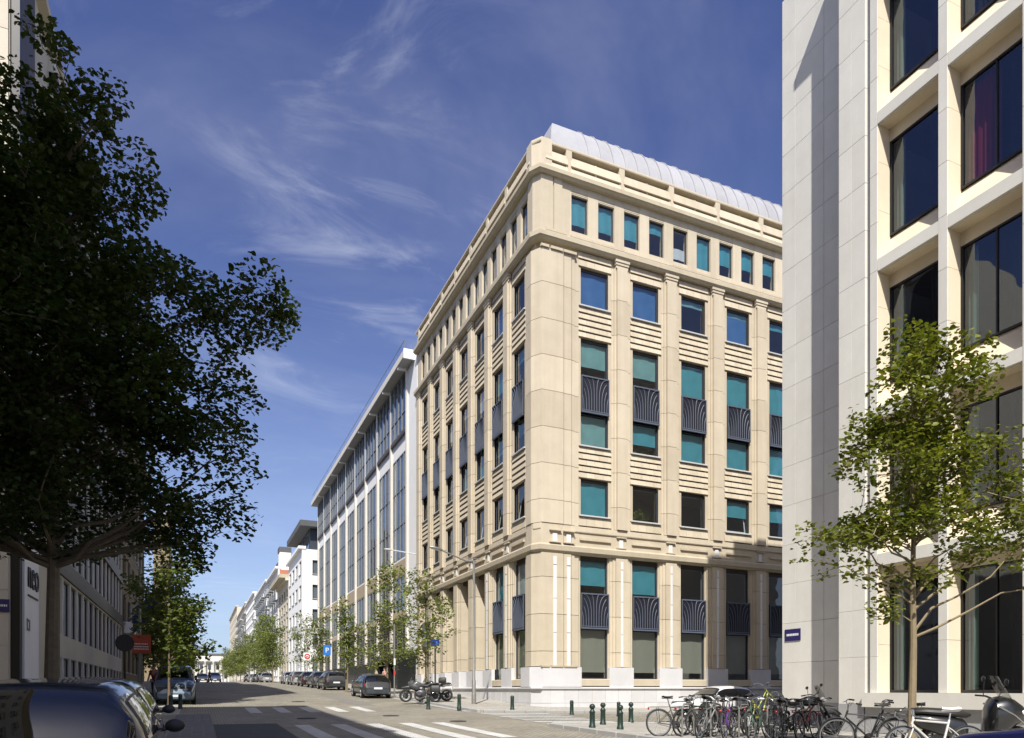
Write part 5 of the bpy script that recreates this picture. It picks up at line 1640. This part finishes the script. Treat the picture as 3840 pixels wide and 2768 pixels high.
    if rack:
        rk = MB()
        for s_ in (-1, 1):
            rk.tube([(RA[0], s_ * .065, RA[2]), (-.56, s_ * .06, .73)], .006, 4); rk.tube([(-.26, s_ * .05, .74), (-.78, s_ * .06, .74)], .007, 4)
        for q in range(4): rk.tube([(-.3 - .14 * q, -.06, .74), (-.3 - .14 * q, .06, .74)], .005, 4)
        obj('luggage_rack', rk, M['black'], b, True)
        obj('rear_light', MB().ellipsoid((-.80, 0, .70), .02, .04, .03), M['red_light'], b, True)
    if basket:
        bk_ = MB(); x0, x1, z0, z1 = .42, .74, .84, 1.06
        for zq in (z0, (z0 + z1) / 2, z1): bk_.tube([(x0, -.17, zq), (x1, -.17, zq), (x1, .17, zq), (x0, .17, zq), (x0, -.17, zq)], .006, 4)
        for q in range(6):
            xx = x0 + (x1 - x0) * q / 5
            for s_ in (-1, 1): bk_.tube([(xx, s_ * .17, z0), (xx, s_ * .17, z1)], .004, 4)
            bk_.tube([(xx, -.17, z0), (xx, .17, z0)], .004, 4)
        for q in range(5):
            yy = -.17 + .34 * q / 4
            for xx in (x0, x1): bk_.tube([(xx, yy, z0), (xx, yy, z1)], .004, 4)
        obj('basket', bk_, M['black'], b, True)
    sdp = MB().tube([(-.08, .05, .27), (-.12, .22, -.02)], .008, 5); obj('kickstand', sdp, M['alloy'], b, True)
    return b
def spot(px, d):
    t = (px - 1920) / 2655
    return d * (sin(YAW) + t * cos(YAW)), d * (cos(YAW) - t * sin(YAW))
VR = -23.95
bl = [
 (2545, 18.0, 12, (.10, .09, .07), 'old bronze bicycle with mudguards at the bollard end of the row', dict(guards=True)),
 (2600, 18.5, 38, (.03, .06, .035), 'dark green bicycle with front basket second in the row', dict(basket=True)),
 (2650, 17.6, 55, (.25, .26, .25), 'grey bicycle with bare wheels behind the green one', dict(guards=False, rack=False)),
 (2690, 18.3, -140, (.012, .012, .012), 'black bicycle facing the limestone wall in the row', dict()),
 (2735, 17.4, 62, (.11, .04, .22), 'purple framed bicycle in the middle of the row', dict(guards=False)),
 (2790, 18.1, 48, (.30, .30, .28), 'silver bicycle beside the purple one', dict(basket=True)),
 (2850, 17.5, -130, (.05, .10, .07), 'faded green bicycle with white saddle in the row', dict(saddle='sign_white')),
 (2880, 18.8, 30, (.34, .36, .03), 'yellow green bicycle propped up above the others', dict(pitch=-24, z=.34, guards=False, rack=False)),
 (2925, 17.3, 58, (.02, .02, .022), 'black city bicycle with red rear light in the row', dict()),
 (2975, 17.9, 20, (.015, .016, .018), 'black bicycle with curved mudguard near the motorbike', dict()),
 (3085, 16.6, 66, (.62, .62, .60), 'white bicycle standing before the limestone corner', dict(guards=True)),
 (3245, 14.0, 168, (.02, .02, .02), 'black bicycle leaning beside the plane tree trunk', dict(lean=-8)),
 (3385, 14.4, 150, (.03, .025, .03), 'dark bicycle with upright handlebar behind the plane tree', dict(lean=5)),
 (3520, 11.2, 184, (.62, .60, .56), 'white road bicycle with drop handlebar beside the scooter', dict(drop=True, guards=False, rack=False, saddle='sign_white')),
]
bl += [
 (2625, 19.0, -150, (.02, .02, .022), 'black bicycle half hidden behind the dark green one', dict()),
 (2672, 18.9, 45, (.06, .05, .045), 'brown bicycle behind the grey one in the row', dict()),
 (2762, 18.8, -135, (.015, .02, .03), 'navy bicycle behind the purple one', dict()),
 (2825, 18.9, 60, (.09, .09, .085), 'dull silver bicycle behind the faded green one', dict()),
 (2905, 18.2, -120, (.03, .03, .03), 'charcoal bicycle beside the propped yellow green one', dict(basket=True)),
 (3030, 17.6, 48, (.22, .02, .02), 'red bicycle between the motorbike and the white bicycle', dict()),
]
for k, (px, d, h, c, lab, kw) in enumerate(bl):
    x, y = spot(px, d)
    kw = dict(kw); kw.setdefault('lean', rnd.uniform(3, 9) * rnd.choice([-1, 1]))
    make_bike(lab, x, y, VR + h, c, seed=k, **kw)
# bicycle racks: steel hoops the row stands in
for k in range(5):
    x, y = spot(2580 + 105 * k, 17.9)
    o = obj('rack_hoop', MB().tube([(0, -.32, -.1), (0, -.32, .72), (0, -.22, .82), (0, .22, .82), (0, .32, .72), (0, .32, -.1)], .024, 8), M['lamp_metal'], None, True)
    o.location = (x, y, g(x, y) + KB); o.rotation_euler = (0, 0, radians(VR + 140))
    tag(o, 'steel hoop of the bicycle rack', 'bike rack', 'bicycle rack hoops')

# ------------------------------------------------------------------ motorbikes and scooter
def moto_wheel(r):
    key = ('mw', r)
    if key not in MC:
        ty = MB().lathe([(r - .05 + .055 * cos(2 * pi * k / 10), .06 * sin(2 * pi * k / 10)) for k in range(10)], 28, axis='Y', closed=True)
        rm = MB().lathe([(r - .085, -.04), (r - .115, -.03), (r - .115, .03), (r - .085, .04)], 24, axis='Y', closed=True)
        for k in range(10):
            a = 2 * pi * k / 10; rm.tube([(0, (.05 if k % 2 else -.05), 0), (cos(a) * (r - .1), 0, sin(a) * (r - .1))], .012, 5)
        rm.lathe([(.001, -.07), (.05, -.07), (.05, .07), (.001, .07)], 12, axis='Y')
        dk = MB().lathe([(.06, -.075), (.15, -.075), (.15, -.068), (.06, -.068)], 20, axis='Y', closed=True)
        MC[key] = (mesh_of(dk, M['alloy_dark'], True, 'brake_disc'), mesh_of(ty, M['rubber'], True, 'tyre'), mesh_of(rm, M['alloy_dark'], True, 'rim'))
    return MC[key]
def loft(secs, n=12):
    """secs: (x, y0, z, ry, rz) elliptical sections"""
    mb = MB(); vs = []
    for (x, y0, z, ry, rz) in secs:
        for k in range(n):
            a = 2 * pi * k / n
            ca, sa = cos(a), sin(a)
            ca = math.copysign(abs(ca) ** .75, ca); sa = math.copysign(abs(sa) ** .75, sa)
            vs.append((x, y0 + ry * ca, z + rz * sa))
    m_ = len(secs)
    fs = [(i * n + k, i * n + (k + 1) % n, (i + 1) * n + (k + 1) % n, (i + 1) * n + k) for i in range(m_ - 1) for k in range(n)]
    fs += [tuple(range(n - 1, -1, -1)), tuple(range((m_ - 1) * n, m_ * n))]
    return mb.add(vs, fs)
def make_moto(label, x, y, heading, tank=(.25, .26, .27), topcase=True, lean=8):
    b = root('motorbike', label, 'motorbike', (x, y, g(x, y) + KB), (radians(lean), 0, radians(heading)))
    pm_ = paint('moto_paint', tank, .5)
    RA, FA, r_ = (-.75, 0, .33), (.78, 0, .34), .33
    dk, ty, rm = moto_wheel(r_)
    for c in (RA, FA):
        w = inst('wheel', dk, b, c); inst('tyre', ty, w, (0, 0, 0)); inst('rim', rm, w, (0, 0, 0))
    f = MB()
    for s_ in (-1, 1):
        f.tube([(.40, s_ * .11, 1.02), (.78, s_ * .11, .34)], .03, 7)
        f.tube([(.42, s_ * .05, .95), (.1, s_ * .13, .62), (-.2, s_ * .13, .52), (-.75, s_ * .10, .34)], .028, 6)
        f.tube([(-.1, s_ * .12, .75), (-.95, s_ * .14, .88)], .018, 5)
    obj('chassis', f, M['black'], b, True)
    e = loft([(-.28, 0, .45, .12, .12), (-.15, 0, .47, .2, .2), (.1, 0, .45, .2, .21), (.26, 0, .47, .14, .15)])
    e.lathe([(.001, -.36), (.11, -.36), (.12, -.2), (.12, .2), (.11, .36), (.001, .36)], 12, (.08, 0, .43), 'Y')
    obj('engine', e, M['alloy_dark'], b, True)
    obj('tank', loft([(-.12, 0, .86, .08, .06), (-.02, 0, .90, .15, .11), (.18, 0, .93, .20, .15), (.36, 0, .92, .18, .13), (.52, 0, .86, .09, .07)]), pm_, b, True)
    obj('seat', loft([(-.95, 0, .95, .08, .04), (-.85, 0, .97, .15, .05), (-.5, 0, .94, .16, .06), (-.38, 0, .86, .15, .06), (-.1, 0, .85, .11, .06), (0, 0, .90, .06, .03)]), M['leather'], b, True)
    obj('beak', loft([(.45, 0, .82, .12, .05), (.7, 0, .80, .09, .03), (.98, 0, .76, .03, .012)]), pm_, b, True)
    obj('front_mudguard', MB().grid(lambda a_, c_: (FA[0] + .375 * cos(.6 + 2.0 * a_), .07 * (2 * c_ - 1), FA[2] + .375 * sin(.6 + 2.0 * a_)), 12, 4), M['plastic'], b, 'full')
    obj('headlight', MB().ellipsoid((.60, 0, .98), .06, .13, .09), M['white_light'], b, True)
    obj('windscreen', MB().grid(lambda a_, c_: (.60 - .16 * a_, (.17 - .04 * a_) * (2 * c_ - 1), 1.02 + .34 * a_ - .03 * (2 * c_ - 1) ** 2), 5, 8), M['glass_car'], b, 'full')
    hb = MB()
    for s_ in (-1, 1):
        hb.tube([(.36, 0, 1.08), (.34, s_ * .18, 1.13), (.26, s_ * .40, 1.12)], .014, 6); hb.tube([(.28, s_ * .33, 1.12), (.22, s_ * .44, 1.11)], .02, 6)
    h_ = obj('handlebar', hb, M['black'], b, True)
    for s_ in (-1, 1):
        obj('mirror', MB().tube([(.32, s_ * .26, 1.13), (.36, s_ * .34, 1.30)], .007, 4).ellipsoid((.36, s_ * .37, 1.33), .02, .08, .045), M['black'], h_, True)
    ex = MB().tube([(.2, -.12, .35), (-.1, -.2, .28), (-.5, -.2, .40)], .025, 6).tube([(-.5, -.2, .40), (-.95, -.22, .58)], .06, 8)
    obj('exhaust', ex, M['chrome'], b, True)
    if topcase:
        obj('fairing', loft([(.30, 0, .98, .10, .10), (.42, 0, .98, .22, .18), (.58, 0, .96, .18, .14), (.66, 0, .94, .08, .07)]), pm_, b, True)
        for s_ in (-1, 1):
            obj('side_case', loft([(-.98, s_ * .34, .66, .06, .14), (-.92, s_ * .35, .66, .11, .19), (-.55, s_ * .35, .66, .11, .19), (-.49, s_ * .34, .66, .06, .14)]), M['plastic'], b, True)
            obj('tank_panel', loft([(.05, s_ * .17, .74, .04, .10), (.2, s_ * .2, .74, .06, .16), (.45, s_ * .18, .80, .05, .13), (.6, s_ * .12, .84, .02, .05)]), M['plastic'], b, True)
        obj('top_case', loft([(-1.32, 0, 1.14, .20, .12), (-1.28, 0, 1.15, .24, .15), (-.98, 0, 1.14, .24, .15), (-.92, 0, 1.12, .2, .11)]), M['plastic'], b, True)
    obj('number_plate', MB().box(-1.06, -1.04, -.1, .1, .62, .80), M['sign_white'], b)
    obj('tail_light', MB().ellipsoid((-1.0, 0, .88), .03, .08, .03), M['red_light'], b, True)
    obj('kickstand', MB().tube([(-.05, .12, .3), (-.12, .28, -.03)], .012, 5), M['black'], b, True)
    return b
make_moto('grey touring motorbike with top case parked on the office pavement', *spot(1578, 36.8), 180 + VR + 8, (.12, .125, .13), True, 6)
make_moto('dark motorbike standing close behind the grey touring motorbike', *spot(1625, 38.0), 180 + VR - 14, (.03, .03, .032), False, 6)
make_moto('black motorbike behind the bicycles at the limestone corner', *spot(3015, 19.2), VR + 6, (.02, .02, .02), False, -6)
# scooter
sx, sy = spot(3640, 12.9)
sc = root('scooter', 'black maxi scooter with tall windscreen beside the white road bicycle', 'scooter', (sx, sy, g(sx, sy) + KB), (radians(5), 0, radians(VR - 8)))
pk = paint('scooter_paint', (.012, .013, .014), .2)
dk, ty, rm = moto_wheel(.30)
for c in ((-.62, 0, .30), (.72, 0, .30)):
    w = inst('wheel', dk, sc, c); inst('tyre', ty, w, (0, 0, 0)); inst('rim', rm, w, (0, 0, 0))
obj('front_apron', loft([(.22, 0, .62, .16, .34), (.30, 0, .70, .27, .40), (.45, 0, .78, .29, .36), (.62, 0, .84, .25, .26), (.78, 0, .82, .17, .16), (.90, 0, .76, .06, .07)], 16), pk, sc, True)
obj('floorboard', loft([(-.3, 0, .42, .2, .12), (.0, 0, .36, .22, .10), (.3, 0, .38, .2, .12)]), M['plastic'], sc, True)
obj('tail_body', loft([(-1.05, 0, .74, .06, .05), (-.9, 0, .68, .18, .14), (-.5, 0, .60, .24, .20), (-.2, 0, .56, .22, .18), (-.1, 0, .54, .1, .1)], 14), pk, sc, True)
obj('seat', loft([(-1.0, 0, .86, .08, .04), (-.85, 0, .87, .17, .06), (-.45, 0, .84, .19, .07), (-.15, 0, .80, .15, .06), (-.05, 0, .80, .05, .03)]), M['leather'], sc, True)
obj('windscreen', MB().grid(lambda a_, c_: (.66 - .30 * a_ - .06 * (2 * c_ - 1) ** 2, (.24 - .06 * a_ ** 2) * (2 * c_ - 1), .98 + .52 * a_), 8, 10), glass('scooter_screen', (.55, .56, .54), refl=.12), sc, 'full')
for s_ in (-1, 1):
    obj('headlight', MB().ellipsoid((.76, s_ * .13, .86), .09, .07, .06), M['white_light'], sc, True)
    obj('side_trim', MB().tube([(.30, s_ * .27, .98), (.55, s_ * .28, .84), (.80, s_ * .16, .66)], .018, 6), M['chrome'], sc, True)
hb = MB()
for s_ in (-1, 1): hb.tube([(.34, 0, 1.08), (.30, s_ * .2, 1.12), (.20, s_ * .36, 1.12)], .018, 6)
h_ = obj('handlebar', hb, M['black'], sc, True)
for s_ in (-1, 1): obj('mirror', MB().tube([(.28, s_ * .24, 1.12), (.34, s_ * .36, 1.36)], .008, 4).ellipsoid((.34, s_ * .39, 1.42), .02, .075, .06), M['black'], h_, True)
obj('front_mudguard', MB().grid(lambda a_, c_: (.72 + .34 * cos(.2 + 2.6 * a_), .08 * (2 * c_ - 1), .30 + .34 * sin(.2 + 2.6 * a_)), 12, 4), pk, sc, 'full')
obj('fork', MB().tube([(.50, .08, .8), (.72, .09, .3)], .025, 6).tube([(.50, -.08, .8), (.72, -.09, .3)], .025, 6), M['black'], sc, True)
# ------------------------------------------------------------------ street furniture
def bollard(px, d, lab, ball, group):
    x, y = spot(px, d)
    zz_ = g(x, y) + (KB if (y < 20.5 or y > 28.5) and x > 10.4 else 0)
    b = root('bollard', lab, 'bollard', (x, y, zz_), group=group)
    if ball:
        me = cached('bol1', lambda: mesh_of(MB().lathe([(.10, -.1), (.10, .06), (.085, .08), (.078, .42), (.09, .44), (.09, .47), (.066, .50), (.055, .54)], 16), M['bollard'], True, 'post'))
        mh = cached('bol2', lambda: mesh_of(MB().ellipsoid((0, 0, .62), .088, .088, .085, 16, 10), M['bollard'], True, 'ball_head'))
        inst('post', me, b, (0, 0, 0)); inst('ball_head', mh, b, (0, 0, 0))
    else:
        me = cached('bol3', lambda: mesh_of(MB().lathe([(.10, -.1), (.10, .05), (.088, .07), (.078, .52), (.085, .54), (.085, .58), (.06, .63), (.001, .645)], 16), M['bollard'], True, 'post'))
        mh = cached('bol4', lambda: mesh_of(MB().lathe([(.082, .46), (.088, .47), (.088, .49), (.082, .50)], 16), M['bollard'], True, 'collar'))
        inst('post', me, b, (0, 0, 0)); inst('collar', mh, b, (0, 0, 0))
for px, d in ((2221, 20.9), (2261, 22.6), (2326, 20.4), (2366, 24.2)):
    bollard(px, d, 'dark green bollard with ball head on the plaza corner beside the bicycles', True, 'ball-headed bollards on the plaza corner')
for px, d in ((2144, 31.2), (1921, 31.6), (1722, 31.8), (1606, 32.6), (2320, 31.0)):
    bollard(px, d, 'plain dark green bollard on the pavement before the cream stone office', False, 'plain bollards before the cream stone office')
for px, d in ((640, 29.5), (676, 30.5)):
    bollard(px, d, 'black bollard on the shaded kerb before the grey blue van', False, 'bollards on the shaded kerb')

def street_lamp(lab, x, y, H, arm, zr):
    b = root('street_lamp', lab, 'street lamp', (x, y, g(x, y) + KB), (0, 0, zr))
    obj('pole', MB().tube([(0, 0, -.2), (0, 0, 1.2), (0, 0, 1.25), (0, 0, H)], [.10, .10, .075, .06], 12), M['lamp_metal'], b, True)
    obj('base_sleeve', MB().lathe([(.12, -.1), (.12, .5), (.105, .55)], 12), M['lamp_metal'], b, True)
    obj('arm', MB().tube([(.12, 0, H - .02), (-.4, 0, H - .05), (-arm * .7, 0, H + .22), (-arm, 0, H + .40)], [.035, .045, .04, .035], 8).tube([(.3, 0, H + .1), (-.55, 0, H + .12)], .018, 6), M['lamp_metal'], b, True)
    obj('lamp_head', loft([(-arm - .62, 0, H + .50, .05, .02), (-arm - .5, 0, H + .50, .13, .05), (-arm - .2, 0, H + .46, .14, .07), (-arm + .05, 0, H + .41, .07, .045)]), M['lamp_metal'], b, True)
    obj('lens', loft([(-arm - .5, 0, H + .455, .09, .025), (-arm - .2, 0, H + .40, .10, .03), (-arm - .1, 0, H + .39, .06, .02)]), M['white_light'], b, True)
street_lamp('tall grey street lamp with a single arm before the cream stone office', *spot(1777, 36.3), 7.35, 1.75, radians(0))
street_lamp('street lamp on the shaded pavement beside the orange notice board', *spot(524, 36.0), 6.6, 1.6, radians(180))
def sign_post(name, lab, x, y, H, parts, r=.035, cat='sign', mat='lamp_metal', dz=KB):
    b = root(name, lab, cat, (x, y, g(x, y) + dz))
    obj('post', MB().tube([(0, 0, -.2), (0, 0, H)], r, 8), M[mat], b, True)
    for nm, mb, mt in parts: obj(nm, mb, M[mt], b)
    return b
# parking sign: blue square with a white P
x, y = spot(1226, 62)
me = text_mesh('P', .62, .004); me.materials.append(M['sign_white'])
b = sign_post('parking_sign', 'blue square parking sign with white letter P', x, y, 3.6, [('panel', MB().bbox(-.32, .32, -.06, -.035, 2.75, 3.65, .004), 'sign_cyan')])
t_ = inst('letter', me, b, (0, -.066, 2.98), (radians(90), 0, 0))
x, y = spot(1152, 72)
b = sign_post('zone_sign', 'white square traffic sign with a red ring', x, y, 3.5, [('panel', MB().bbox(-.38, .38, -.06, -.035, 2.45, 3.25, .004), 'sign_white'),
   ('red_ring', MB().lathe([(.29, -.068), (.29, -.061), (.17, -.061), (.17, -.068)], 24, (0, 0, 2.85), 'Y', True), 'sign_red'), ('bar', MB().box(-.12, .12, -.068, -.061, 2.81, 2.89), 'sign_red')])
# blue plate on a dark post before the portico
x, y = spot(1632, 37.5)
sign_post('blue_sign', 'small blue sign on a dark post behind the touring motorbike', x, y, 3.3, [('panel', MB().bbox(-.26, .22, -.06, -.04, 2.95, 3.30, .004), 'sign_blue'), ('symbol', MB().box(.02, .10, -.066, -.061, 3.05, 3.20), 'sign_cyan')], mat='frame_dark', r=.045)
x, y = spot(1479, 43.5)
sign_post('sticker_post', 'grey post with pale stickers beside the black entrance portal', x, y, 4.4, [('sticker', MB().box(-.055, .055, -.06, -.052, 1.9, 2.3), 'sign_white'), ('sticker', MB().box(-.055, .055, -.06, -.052, 1.3, 1.55), 'sign_red')], r=.05)
x, y = spot(1010, 100)
sign_post('blue_sign', 'distant small blue sign before the first far street tree', x, y, 3.2, [('panel', MB().bbox(-.4, .4, -.06, -.04, 2.7, 3.2, .004), 'sign_blue')])
# left: back of a round sign, orange board
x, y = spot(468, 33.0)
sign_post('round_sign', 'round dark sign seen from behind on the shaded pavement', x, y, 3.1, [('disc', MB().lathe([(.001, -.05), (.40, -.05), (.40, -.03), (.001, -.03)], 28, (0, 0, 2.75), 'Y'), 'frame_black')], mat='frame_black', r=.05)
x, y = spot(531, 36.0)
b = sign_post('notice_board', 'orange red notice board with pale lines of lettering', x, y, 3.2, [('panel', MB().bbox(-.42, .42, -.06, -.035, 2.3, 3.25, .004), 'sign_orange')])
mb = MB(); rr = random.Random(9)
for zq in (2.50, 2.62, 2.76):
    xx = -.34
    while xx < .28: wd = rr.uniform(.03, .07); mb.box(xx, xx + wd, -.066, -.061, zq, zq + .05); xx += wd + .02
obj('lettering', mb, M['sign_white'], b)
# flags on the shaded facade
def flag(lab, x, y, z, c, dirx, w, h, seed):
    b = root('flag', lab, 'flag', (x, y, z))
    obj('pole', MB().tube([(0, 0, 0), (dirx * 1.9, 0, 1.5)], .025, 6), M['frame_white'], b, True)
    n = len(c)
    for q, mt in enumerate(c):
        obj('cloth', MB().grid(lambda a_, b_: (dirx * (.5 + (q + a_) / n * w), .10 * sin(a_ * 5 + b_ * 3 + q + seed), .5 + (q + a_) / n * 1.0 - h * b_ * (1 - .15 * a_)), 8, 8), M[mt], b, 'full')
flag('dark blue flag hanging from a slanted pole on the shaded facade', -5.4, 70, 8.4, ['flag_blue'], 1, 1.8, 1.9, 0)
flag('second dark blue flag lower on the shaded facade', -5.4, 66.5, 7.2, ['flag_blue'], 1, 1.6, 1.6, 2)
flag('small green white red flag on the white apartment house', 14.8, 152, 8.6, ['curtain_green', 'sign_white', 'sign_red'], -1, 1.6, 1.4, 1)
# slender wall lamp between the two offices
o = obj('wall_lamp_arm', MB().tube([(BX - .05, 53.6, 12.0), (BX - 2.3, 53.6, 12.2)], .04, 6).ellipsoid((BX - 2.4, 53.6, 12.2), .35, .12, .07), M['frame_white'], None, True)
tag(o, 'slim white lamp arm fixed where the two offices meet', 'lamp')
# ------------------------------------------------------------------ people
def make_person(lab, x, y, head, shirt, trousers, hair, dz=KB, stride=.22, arm=.15):
    p = root('person', lab, 'person', (x, y, g(x, y) + dz), (0, 0, head))
    J = dict(pel=(0, 0, .93), wa=(0, 0, 1.08), ch=(.01, 0, 1.32), nk=(.01, 0, 1.47), hd=(.03, 0, 1.60), tp=(.02, 0, 1.72))
    for s_, nm in ((1, 'l'), (-1, 'r')):
        J['hip' + nm] = (0, s_ * .09, .90); J['kn' + nm] = (s_ * stride * .45 + .02, s_ * .10, .49); J['an' + nm] = (s_ * stride - .03, s_ * .10, .09); J['to' + nm] = (s_ * stride + .13, s_ * .115, .04)
        J['sh' + nm] = (0, s_ * .18, 1.41); J['el' + nm] = (-s_ * arm * .5 - .03, s_ * .23, 1.14); J['wr' + nm] = (-s_ * arm + .08, s_ * .22, .90); J['ha' + nm] = (-s_ * arm + .12, s_ * .21, .81)
    def skin(name, edges, rad, mat, rootj, sub=1):
        names = []
        for a, b in edges:
            for q in (a, b):
                if q not in names: names.append(q)
        me = bpy.data.meshes.new(name)
        me.from_pydata([J[n_] for n_ in names], [(names.index(a), names.index(b)) for a, b in edges], [])
        o = bpy.data.objects.new(name, me); COL.objects.link(o); o.parent = p
        md = o.modifiers.new('skin', 'SKIN'); md.use_smooth_shade = True
        for i, n_ in enumerate(names):
            v = me.skin_vertices[0].data[i]; q = rad[n_] if n_ in rad else rad[n_.rstrip('lr')] if n_.rstrip('lr') in rad else .05
            v.radius = q if isinstance(q, tuple) else (q, q)
            v.use_root = n_ == rootj
        o.modifiers.new('sub', 'SUBSURF').levels = 1; o.modifiers['sub'].render_levels = sub
        me.materials.append(mat)
        return o
    E = [('pel', 'wa'), ('wa', 'ch'), ('ch', 'nk'), ('nk', 'hd'), ('hd', 'tp')]
    for n_ in 'lr': E += [('pel', 'hip' + n_), ('hip' + n_, 'kn' + n_), ('kn' + n_, 'an' + n_), ('an' + n_, 'to' + n_), ('ch', 'sh' + n_), ('sh' + n_, 'el' + n_), ('el' + n_, 'wr' + n_), ('wr' + n_, 'ha' + n_)]
    skin('body', E, dict(pel=(.13, .10), wa=(.12, .09), ch=(.15, .10), nk=.05, hd=(.085, .095), tp=.06, hip=.075, kn=.05, an=.036, to=.032, sh=.05, el=.036, wr=.026, ha=(.04, .022)), M['skin'], 'pel')
    E2 = [('pel', 'wa'), ('wa', 'ch')]
    J['up'] = (0.01, 0, 1.43); E2.append(('ch', 'up'))
    for n_ in 'lr': E2 += [('ch', 'sh' + n_), ('sh' + n_, 'el' + n_)]
    skin('shirt', E2, dict(pel=(.155, .125), wa=(.14, .11), ch=(.17, .12), up=.075, sh=.07, el=.052), shirt, 'pel')
    E3 = []
    for n_ in 'lr': E3 += [('pel', 'hip' + n_), ('hip' + n_, 'kn' + n_), ('kn' + n_, 'an' + n_)]
    skin('trousers', E3, dict(pel=(.145, .12), hip=.095, kn=.068, an=.055), trousers, 'pel')
    obj('hair', MB().grid(lambda a_, b_: (.012 + .098 * cos(2 * pi * a_) * cos(-.25 + b_ * 1.82), .090 * sin(2 * pi * a_) * cos(-.25 + b_ * 1.82), 1.635 + .115 * sin(-.25 + b_ * 1.82) + (.03 if cos(2 * pi * a_) > .5 and b_ < .3 else 0)), 14, 7), hair, p, 'full')
    for n_ in 'lr':
        a, t_ = Vector(J['an' + n_]), Vector(J['to' + n_])
        obj('shoe', MB().ellipsoid(((a.x + t_.x) / 2 + .02, a.y, .045), .14, .052, .05), M['leather'], p, True)
    return p
sh = lambda n_, c: plain(n_, c, .8)
make_person('person in a pale pink shirt walking past the black entrance portal', *spot(1443, 49.0), radians(200), sh('pink_cloth', (.55, .30, .26)), sh('beige_cloth', (.30, .26, .2)), M['hair'])
make_person('person in a beige top beside the black entrance portal', *spot(1411, 52.0), radians(170), sh('beige_top', (.45, .34, .26)), sh('grey_cloth', (.10, .10, .11)), M['hair'])
make_person('person in a red jacket on the shaded pavement beside the van', *spot(578, 37.0), radians(250), sh('red_cloth', (.22, .03, .04)), sh('dark_cloth', (.03, .03, .04)), M['hair'])
make_person('person in dark clothes crossing far along the street', 1.4, 96, radians(180), sh('black_cloth', (.02, .02, .022)), sh('black_cloth2', (.02, .02, .022)), M['hair'], dz=0)
